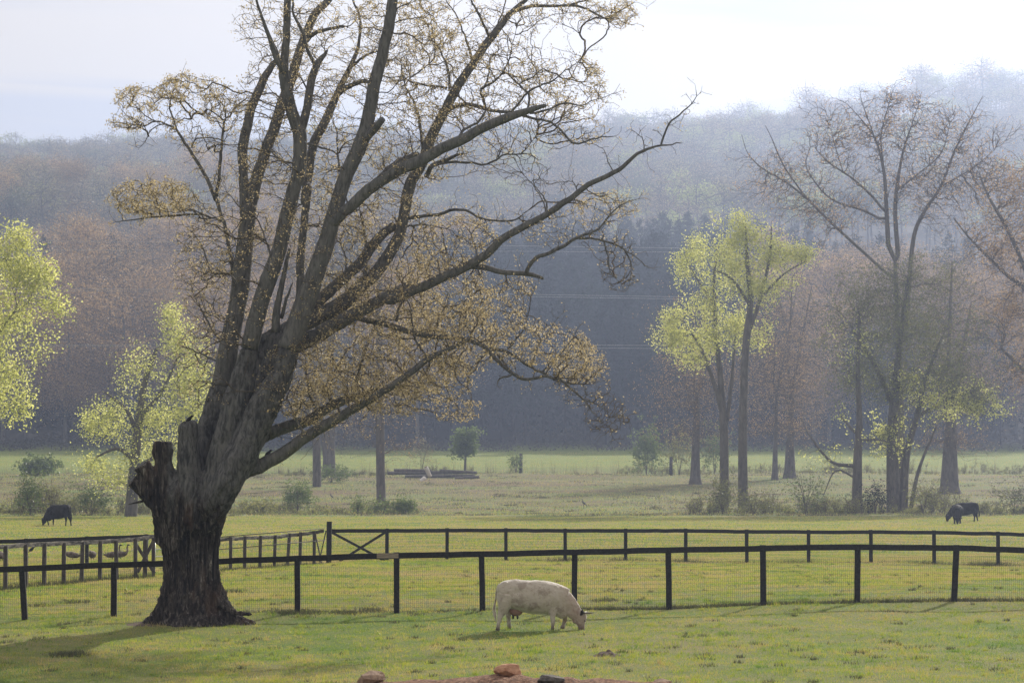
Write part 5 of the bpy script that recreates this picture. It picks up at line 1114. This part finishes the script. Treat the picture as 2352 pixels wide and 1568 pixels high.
ridge = [Kind('ridge_tree', template(80 + i, 28, blobsH(28, 10, 20 + i, .32), 420, 1.5, .05, 'pale_bud', 900, .55, .36, .9), [M['hill_bark'], M['pale_bud'] if i != 1 else M['red_bud']]) for i in range(3)]
ridgeg = [Kind('ridge_tree', template(90, 26, blobsH(26, 11, 30, .4), 200, 1.6, .05, 'bush_leaf', 1500, .8, .36, .9), [M['hill_bark'], M['hill_leaf']])]
def pine_tpl(seed, H=30):
    rs = np.random.RandomState(seed); tr = MB(); P, r = resample([(0, 0, -1), (.1, .1, H * .5), (0, 0, H)], [.24, .17, .03], 1.5); tr.add(*tube(P, r, 7)); cr = MB(); A = []; B = []; tips = []
    z = H * .25
    while z < H * .99:
        f = (z / H - .25) / .75; L = (4.0 * (1 - f) ** .6 + .6) * (0.45 + .8 * math.sin(min(1, f * 1.8 + .2) * PI / 2))
        for k in range(rs.randint(3, 6)):
            a = rs.rand() * 6.28; l = L * rs.uniform(.5, 1.1); e = np.array((math.cos(a) * l, math.sin(a) * l, l * rs.uniform(.05, .45))); A.append((0, 0, z)); B.append(e + (0, 0, z))
            for q in range(int(7 * l) + 4): tips.append(np.array((0, 0, z)) + e * rs.uniform(.35, 1.05) + rs.normal(size=3) * .22)
        z += rs.uniform(.45, .8)
    for q in range(40): tips.append(np.array((0, 0, H)) + rs.normal(size=3) * (.18, .18, .5))
    V, F = frusta(A, B, np.full(len(A), .05), np.full(len(A), .02), 3); cr.add(V, F, 0)
    V, F = leaves(np.array(tips), rs, .75, .35, hang=-.5); cr.add(V, F, 1); return tr, cr
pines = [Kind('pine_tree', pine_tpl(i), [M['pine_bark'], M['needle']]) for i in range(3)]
# front rows of the dark pine wood (individual trees), with deeper rows as one mass
def placeP(vx, D): return gp(vx, D)
cnt = 0
for row, (D, gap_, sc) in enumerate(((572, 38, .96), (600, 34, 1.0), (635, 30, 1.0), (672, 22, .98))):
    x = (560 if row < 3 else 960) + rs.rand() * 30
    while x < (2330 if row < 3 else 1800):
        if row or True:
            hgt = sc * rs.uniform(.92, 1.08) * (1.0 if 980 < x < 1800 else .72)
            lab = ['tall pine in the front row of the dark wood', 'tall pine in the second row of the dark wood', 'tall pine in the third row of the dark wood', 'dark pine whose pointed top shows at the back of the wood'][row]
            pines[rs.randint(3)].place(gp(x, D + rs.uniform(-8, 8)), rs.rand() * 6.28, (hgt, hgt, hgt), lab, 'pine tree', lab.replace('tall pine', 'tall pines').replace('dark pine whose pointed top shows', 'pines'))
            cnt += 1
        x += gap_ * rs.uniform(.6, 1.4)
print('pines', cnt)
def merged(name, items, mats, label, cat):
    """one mass of far trees: items = (template pair, position, angle, scale, material offset)"""
    mb = MB()
    for (tr, cr), p, a, s, mo in items:
        ca, sa = math.cos(a) * s, math.sin(a) * s; Rm = np.array(((ca, -sa, 0), (sa, ca, 0), (0, 0, s)))
        for part in (tr, cr):
            off = 0
            for V, F, mm in zip(part.v, part.f, part.m): pass
            V = np.concatenate(part.v) @ Rm.T + p; n0 = mb.n; mb.v.append(V); mb.n += len(V)
            for F, mm in zip(part.f, part.m): mb.f.append(F + n0); mb.m.append(np.where(mm == 0, 0, mo).astype(np.int32))
    o = mb.build(name, mats); tag(o, label, cat, kind='stuff'); return o
items = []
for D in np.arange(705, 860, 22):
    for x in np.arange(940 if D > 740 else -60, 1850 if D > 740 else 2420, 60 * 600 / D):
        if D > 760 and 1340 < x < 1700: pass
        items.append((pines[rs.randint(3)].tpl, gp(x + rs.uniform(-18, 18), D + rs.uniform(-8, 8)), rs.rand() * 6.28, rs.uniform(.62, .8) if D > 720 else rs.uniform(.8, .95), 1))
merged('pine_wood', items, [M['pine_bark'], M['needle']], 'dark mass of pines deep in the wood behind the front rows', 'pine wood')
# undergrowth at the foot of the wood closes it off
rs2 = np.random.RandomState(8); x = rs2.uniform(-140, 140, 30000) ; y = rs2.uniform(585, 690, 30000); z = ground_z(x, y) + rs2.rand(30000) ** 1.5 * 16
x2 = rs2.uniform(-150, 150, 16000); y2 = rs2.uniform(548, 572, 16000); hb = 2.2 + 2.2 * np.sin(x2 * .21) * np.sin(x2 * .057 + 1) + 1.5 * np.sin(x2 * .6)
z2 = ground_z(x2, y2) + rs2.rand(16000) * np.clip(hb, .8, 7); V, F = leaves(np.stack([x2, y2, z2], 1), rs2, .55, .5); tag(MB().add(V, F).build('thicket', M['brush']), 'brown brushy thicket along the edge of the wood beyond the far field', 'thicket', kind='stuff')
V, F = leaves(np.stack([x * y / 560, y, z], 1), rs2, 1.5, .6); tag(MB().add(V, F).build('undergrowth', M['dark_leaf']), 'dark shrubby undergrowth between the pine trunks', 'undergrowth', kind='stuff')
# reddish trees on both sides
spots = [(60, 430, 1.1), (150, 400, 1.2), (240, 440, 1.35), (330, 410, 1.25), (430, 450, 1.3), (520, 430, 1.3), (620, 470, 1.25), (700, 440, 1.2), (800, 480, 1.2), (900, 500, 1.2), (20, 480, 1.2), (380, 500, 1.35), (200, 520, 1.4), (560, 520, 1.3), (960, 560, 1.2)]
spots += [(x_, 560 + 150 * rs.rand(), 1.15 + .25 * rs.rand()) for x_ in range(-30, 1040, 38)]
for i, (vx, D, s) in enumerate(spots): red[i % 3].place(gp(vx, D if D > 555 else 556 + (D - 380) * .5), rs.rand() * 6.28, s, 'rust-budded bare tree in the wood behind the big tree', 'tree', 'rust-budded trees left of the pine wood')
spots = [(1870, 400, .85), (1950, 440, .95), (2040, 420, .95), (2120, 450, 1.05), (2200, 400, 1.0), (2290, 430, 1.0), (2370, 380, .95), (1800, 470, .9), (1900, 500, 1.05), (2060, 500, 1.1), (2240, 500, 1.15), (2340, 510, 1.1), (2440, 430, 1.0), (1740, 520, .85)]
spots = [(a_, b_, c_ * 1.22) for a_, b_, c_ in spots] + [(x_, 560 + 140 * rs.rand(), 1.15 + .25 * rs.rand()) for x_ in range(1760, 2420, 36)]
for i, (vx, D, s) in enumerate(spots): red[(i + 1) % 3].place(gp(vx, D if D > 555 else 556 + (D - 380) * .5), rs.rand() * 6.28, s, 'rust-budded bare tree in the wood at the right', 'tree', 'rust-budded trees right of the pine wood')
# bare hazy trees on the rise at the left
x = -40; k = 0
while x < 640:
    D = rs.uniform(900, 1080); (pale if k % 3 else red)[k % 2].place(gp(x, D), rs.rand() * 6.28, rs.uniform(.95, 1.25), 'hazy bare tree on the left rise below the skyline', 'tree', 'hazy trees on the left rise'); x += rs.uniform(14, 26); k += 1
x = -30; 
while x < 1000:
    D = rs.uniform(740, 860); (pale if k % 2 else red)[k % 2].place(gp(x, D), rs.rand() * 6.28, rs.uniform(.9, 1.15), 'hazy bare tree on the lower left slope', 'tree', 'hazy trees on the lower left slope'); x += rs.uniform(22, 40); k += 1
# skyline
x = -50; k = 0
while x < 2420:
    sc = (rs.uniform(.55, 1.2) + .12 * math.sin(x * .045) + .1 * math.sin(x * .017 + 2)) * (.95 if x < 1400 else 1.12); kd = ridgeg[0] if rs.rand() < .16 else ridge[rs.randint(3)]
    kd.place(gp(x, 1915 + rs.uniform(-25, 40)), rs.rand() * 6.28, sc * 1.2, 'pale hazy tree standing on the skyline of the wooded ridge', 'tree', 'trees along the skyline ridge'); x += rs.uniform(8, 15); k += 1
print('ridge', k)
items = []; R4 = ridge + ridgeg
for D in np.concatenate([np.arange(930, 1500, 34), np.arange(1500, 1790, 40)]):
    x = -560.0
    while x < 2900:
        q = rs.rand(); kd = ridgeg[0].tpl if q < .3 else ridge[rs.randint(3)].tpl; mo = 1 if q < .13 else (2 if q < .32 else (3 if q < .68 else 4))
        items.append((kd, gp(x, D + rs.uniform(-14, 14)), rs.rand() * 6.28, rs.uniform(.75, 1.05) * (1 + max(0, D - 1200) / 4000), mo)); x += rs.uniform(34, 78) * (1200 / D if D < 1500 else .8)
for x in list(np.arange(-560, -50, 22)) + list(np.arange(2425, 2900, 20)): items.append((ridge[rs.randint(3)].tpl, gp(x, 1915 + rs.uniform(-25, 40)), rs.rand() * 6.28, rs.uniform(.9, 1.3), 3))
print('hill trees', len(items))
merged('hillside_wood', items, [M['hill_bark'], M['hill_leaf'], M['hill_dark'], M['hill_bud'], M['pale_bud']], 'hazy woods covering the far hillside below the skyline', 'wood')

# ------------------------------------------------------------------ shrubs
def shrub(vx, vy, w, h, leaf, label, seed, nleaf=1800, D=None, lsize=.2, stems=6, gap=None, group=None, name='shrub', base=None):
    if D is None: D = Dfor(vx, vy, 200)
    b0 = gp(vx, D); m = D / FV; W_, H_ = w * m, h * m; rs = np.random.RandomState(seed)
    sk = []
    for i in range(stems):
        a = rs.rand() * 6.28; e = np.array((math.cos(a) * W_ * .5, math.sin(a) * W_ * .5, H_ * rs.uniform(.5, .9))); sk.append((np.array([b0 + (0, 0, -.1), b0 + e * (.35, .35, .5), b0 + e]), [.035, .025, .012]))
    bl = [(b0[0], b0[1], b0[2] + H_ * .58, W_ * .85, W_ * .9, H_ * .46), (b0[0] - W_ * .4, b0[1], b0[2] + H_ * .4, W_ * .5, W_ * .6, H_ * .36), (b0[0] + W_ * .45, b0[1], b0[2] + H_ * .42, W_ * .5, W_ * .6, H_ * .36)]
    t = thing(name, b0, label, 'shrub', group); att = blob_pts(bl, 260, rs, .5); P, par, r, s, tips = grow(sk, att, .3, .008, seed, up=.3)
    P = P - b0; mb = MB(); seg_mesh(mb, P, par, r, np.ones(len(P), bool), 0, ((0, 3),)); mb.build('stem', M['twig'], t); nleaf = int(nleaf * .5)
    if nleaf: V, F = leaves(P[rs.choice(tips, nleaf)] + rs.normal(size=(nleaf, 3)) * .18, rs, lsize, .55); MB().add(V, F).build('foliage', M[leaf], t)
    return t
shrub(85, 1068, 52, 48, 'bush_leaf', 'round dense green bush on the far field at the left', 1, 7000, D=400, lsize=.34)
shrub(70, 1183, 40, 105, 'bush_leaf', 'tall hazy bush at the left, just left of the lone black cow', 2, 3200)
shrub(210, 1183, 60, 75, 'bush_leaf', 'low hazy thicket between the lone black cow and the big stubs', 3, 2600)
shrub(150, 1184, 40, 40, 'dull_leaf', 'small brownish bush directly behind the lone black cow', 4, 1200)
shrub(120, 1184, 30, 95, 'dull_leaf', 'thin twiggy bush rising behind the tall hazy bush at the left', 14, 500)
shrub(683, 1176, 44, 74, 'bush_leaf', 'feathery green bush on the bank right of the big trunk', 5, 3600)
shrub(595, 1180, 55, 35, 'dull_leaf', 'low brownish thicket close to the right side of the big trunk', 6, 1500)
shrub(822, 1180, 14, 42, 'bush_leaf', 'narrow green sapling just left of the straight dark trunk', 7, 500)
shrub(880, 1180, 46, 36, 'bush_leaf', 'leafy weeds around the foot of the straight dark trunk', 8, 1500)
shrub(930, 1180, 26, 36, 'bush_leaf', 'dark blue-grey leaning bush right of the straight dark trunk', 9, 2400)
shrub(1485, 1086, 42, 125, 'bush_leaf', 'tallest green shrub of the group on the far wire fence', 10, 4200, D=412, lsize=.34)
shrub(1560, 1086, 50, 110, 'dull_leaf', 'airy brownish-green shrub right of the tallest green one', 11, 2600, D=414, lsize=.3)
shrub(1640, 1084, 44, 115, 'bush_leaf', 'green shrub between the two pale trunks on the right', 12, 2600, D=416, lsize=.3)
shrub(1185, 1084, 22, 55, 'bush_leaf', 'small pale shrub beside the first far wooden post', 13, 700, D=414, lsize=.3)
shrub(968, 1084, 34, 110, 'pale_bud', 'pale twiggy round-headed sapling above the log pile', 15, 900, D=398, lsize=.2)
shrub(1660, 1180, 44, 95, 'dull_leaf', 'hazy bramble at the foot of the close pair of leafy trees', 16, 2600)
shrub(1730, 1182, 56, 60, 'dull_leaf', 'low tangled bramble right of the close pair of leafy trees', 17, 1500)
shrub(1850, 1180, 60, 105, 'bush_leaf', 'thin green bush under the drooping side branch', 18, 1300)
shrub(2010, 1180, 36, 80, 'dark_leaf', 'dark bush between the slim trunk and the many-stemmed tree', 19, 1300)
shrub(2120, 1180, 50, 85, 'dull_leaf', 'brownish bush right of the many-stemmed tree', 20, 1200)
shrub(2330, 1180, 70, 75, 'dull_leaf', 'twiggy bush at the right edge behind the black cows', 21, 1500)
shrub(760, 1095, 60, 42, 'bush_leaf', 'dark bush around the thick old trunk under the low limb', 22, 2000, D=372, lsize=.3)

# ------------------------------------------------------------------ stuff: grass, weeds, sedge along the far fence
def blades(name, x, y, h, w, rng, m, label, cat, lean=.35):
    N = len(x); z = ground_z(x, y) - .01; a = rng.rand(N) * 2 * PI; dx = rng.normal(size=N) * lean * h; dy = rng.normal(size=N) * lean * h
    B = np.stack([x, y, z], 1); wv = np.stack([np.cos(a) * w, np.sin(a) * w * .5, np.zeros(N)], 1); T = B + np.stack([dx, dy, h], 1)
    V = np.stack([B - wv, B + wv, T], 1).reshape(-1, 3); F = np.arange(N * 3).reshape(-1, 3)
    o = MB().add(V, F).build(name, m, smooth=False); return tag(o, label, cat, kind='stuff')
rg = np.random.RandomState(12)
def frame_pts(n, y0, y1, margin=7.0):
    y = y0 + (y1 - y0) * rg.rand(n) ** 1.0; u = rg.uniform(-1, 1, n); x = u * (y * .182 + margin); return x, y
x, y = frame_pts(300000, 44, 84)
tx, ty = frame_pts(15000, 44, 84); tn = rg.randint(8, 34, 15000); ts = .03 + .07 * rg.rand(15000); tid = np.repeat(np.arange(15000), tn); th_ = .7 + 1.5 * rg.rand(15000) ** 3
x = np.concatenate([x, tx[tid] + rg.normal(size=len(tid)) * ts[tid]]); y = np.concatenate([y, ty[tid] + rg.normal(size=len(tid)) * ts[tid]]); tmul = np.concatenate([np.ones(300000), th_[tid]])
cl = np.sin(x * 2.1 + np.sin(y * 1.7) * 2) * np.sin(y * 1.3 + np.sin(x * 1.1) * 2)
hh = (.03 + .055 * rg.rand(len(x)) ** 2) * (1 + .35 * cl) * tmul
# keep the bare patch and the trunk foot open
blades('grass', x, y, hh, .0045 + .003 * rg.rand(len(x)), rg, M['grass'], 'short pasture grass in the near field', 'grass')
x, y = frame_pts(400000, 84, 135)
blades('grass', x, y, .04 + .06 * rg.rand(len(x)) ** 1.5, .008 + .005 * rg.rand(len(x)), rg, M['grass'], 'short pasture grass between and beyond the two rail fences', 'grass')
x, y = frame_pts(200000, 135, 262)
blades('grass', x, y, .05 + .08 * rg.rand(len(x)), .018 + .012 * rg.rand(len(x)), rg, M['grass'], 'pasture grass in the far flat field', 'grass')
# clumps of taller darker weeds
xs_, ys_, hs_ = [], [], []
def clump(vx, vy, rw, rd, n, h, D=None):
    D = D or Dfor(vx, vy); p = gp(vx, D); xs_.append(p[0] + rg.normal(size=n) * rw); ys_.append(D + rg.normal(size=n) * rd); hs_.append(h * (.4 + .8 * rg.rand(n)))
for vx in np.arange(1325, 2400, 9): clump(vx, 0, .07, .10, 55, .10 + .05 * rg.rand(), 75.3)
for vx in list(np.arange(505, 1320, 16)) : clump(vx, 0, .1, .15, 22, .08, 75.4)
for vx in np.arange(760, 2400, 12): clump(vx, 0, .1, .15, 14, .14 * rg.rand() + .05, 114.6)
for vx in (1298, 1437, 1575, 2145, 2250, 2270, 2292, 1830): clump(vx, 0, .45, .3, 260, .22, 114.4)
for vx, vy, n in ((155, 1505, 500), (170, 1504, 300), (535, 1360, 350), (660, 1412, 500), (720, 1408, 300), (800, 1408, 500), (850, 1402, 350), (175, 1385, 300), (90, 1392, 260), (1390, 1380, 260)): clump(vx, vy, .22, .28, n, .11)
for _ in range(520):
    yy = rg.uniform(55, 110); xx = rg.uniform(-.18, .18) * yy; n = rg.randint(8, 60); s_ = rg.uniform(.04, .14); xs_.append(xx + rg.normal(size=n) * s_); ys_.append(yy + rg.normal(size=n) * s_ * 1.3); hs_.append(.09 * (.4 + .8 * rg.rand(n)))
# twiggy scrub at the foot of the bank
def scrub(name, x0, x1, n, h, yc, label):
    A, B = [], []
    for _ in range(n):
        vx = rg.uniform(x0, x1); yy = yc + abs(rg.normal()) * 7; p = gp(vx, yy); hh_ = h * (.3 + .9 * rg.rand()) * max(.12, .3 + 1.0 * noise.noise(Vector((vx * .018, yy * .08, x0))) + .6 * noise.noise(Vector((vx * .07, 3, x0)))); k = rg.randint(3, 7)
        for q in range(k):
            e = p + np.array((rg.normal() * .3, rg.normal() * .3, 1)) * hh_ * (.6 + .4 * rg.rand()); m_ = (p + e) / 2 + rg.normal(size=3) * .08 * hh_; A += [p, m_]; B += [m_, e]
            for w_ in range(3): f_ = m_ + (e - m_) * rg.rand(); A.append(f_); B.append(f_ + rg.normal(size=3) * (.3, .3, .22) * hh_ * .5 + (0, 0, .12 * hh_))
    A = np.array(A); B = np.array(B); mb = MB(); V, F = frusta(A, B, np.full(len(A), .016), np.full(len(A), .008), 3); mb.add(V, F, 0)
    P_ = B[rg.randint(len(B), size=len(B) * 2)] + rg.normal(size=(len(B) * 2, 3)) * .12; V, F = leaves(P_, rg, .13, .5); mb.add(V, F, 1)
    tag(mb.build(name, [M['twig'], M['dull_leaf']]), label, 'scrub', kind='stuff')
scrub('scrub', 1580, 2480, 620, 2.6, 274, 'twiggy scrub along the foot of the bank under the right-hand trees')
scrub('scrub', -100, 350, 300, 3.2, 274, 'hazy twiggy scrub along the foot of the bank at the left')
scrub('scrub', 500, 960, 200, 1.6, 272, 'low twiggy scrub at the foot of the bank right of the big trunk')
scrub('scrub', 640, 1100, 200, 1.6, 402, 'scrub and dark brush around the logs and far trunks')
scrub('scrub', 1420, 2400, 420, 2.2, 416, 'scrub growing along the far wire fence at the right')
blades_bank = []
for _ in range(900):
    yy = 266 + 155 * rg.rand() ** 1.2; xx = rg.uniform(-.19, .19) * yy; n = rg.randint(10, 70); s_ = rg.uniform(.2, 1.1); blades_bank.append((xx + rg.normal(size=n) * s_ * 1.6, yy + rg.normal(size=n) * s_ * 2, .05 + .28 * rg.rand() * rg.rand(n)))
bx_, by_, bh_ = (np.concatenate([q[k] for q in blades_bank]) for k in range(3)); blades('bank_weeds', bx_, by_, bh_, .03 + .03 * rg.rand(len(bx_)), rg, M['weed'], 'dark brown and green weeds scattered over the bank', 'weeds')
for vx in np.arange(-20, 350, 8): clump(vx, 0, .12, .2, 40, .22, float(np.interp(vx * K, [-60, 15, 329], [88.5, 90.5, 99])))
for vx in np.arange(500, 745, 8): clump(vx, 0, .12, .2, 30, .2, float(np.interp(vx * K, [500, 564, 790], [103, 105, 111])))
x = np.concatenate(xs_); y = np.concatenate(ys_); blades('weeds', x, y, np.concatenate(hs_), .006 + .006 * rg.rand(len(x)), rg, M['weed'], 'dark tufts of weeds along the fence lines and in the pasture', 'weeds')
# dry stalks and saplings along the far wire fence, low ridge of leaves
x = rg.uniform(-95, 95, 3600); x = np.where(rg.rand(3600) < .55, np.round(x / 3.1) * 3.1 + rg.normal(size=3600) * .35, x); y = 418 + rg.normal(size=3600) * 1.2
blades('dry_stalks', x, y, .3 + 2.6 * rg.rand(3600) ** 2.6, np.full(3600, .022), rg, M['dry_stem'], 'dry stalks and seedlings along the far wire fence', 'stalks', lean=.12)
x = rg.uniform(-75, 75, 9000); y = 272 + rg.normal(size=9000) * 2.0
blades('rough_grass', x, y, .1 + .25 * rg.rand(9000) ** 2, np.full(9000, .02), rg, M['dry_stem'], 'rough brown grass along the foot of the bank', 'grass')
x = rg.uniform(-95, 95, 110000); y = 268 + 280 * rg.rand(110000) ** 1.3
blades('rough_grass', x, y, .06 + .16 * rg.rand(110000) ** 2, np.full(110000, .04), rg, M['grass'], 'rough green grass on the bank and the far field', 'grass')

# ------------------------------------------------------------------ haze
def haze():
    V = [(a, b, c) for a in (-2600, 2600) for b in (-300, 3260) for c in (-2, 400)]
    F = [(0, 1, 3, 2), (4, 6, 7, 5), (0, 4, 5, 1), (2, 3, 7, 6), (0, 2, 6, 4), (1, 5, 7, 3)]
    m = bpy.data.materials.new('haze'); m.use_nodes = True; t = m.node_tree; t.nodes.clear(); o = t.nodes.new('ShaderNodeOutputMaterial'); p = t.nodes.new('ShaderNodeVolumePrincipled')
    p.inputs['Color'].default_value = (0.56, 0.68, 1.0, 1); p.inputs['Density'].default_value = HAZE_DENSITY; p.inputs['Anisotropy'].default_value = 0.62
    t.links.new(p.outputs[0], o.inputs['Volume'])
    tag(MB().add(V, F).build('haze', m, smooth=False), kind='stuff')
haze()
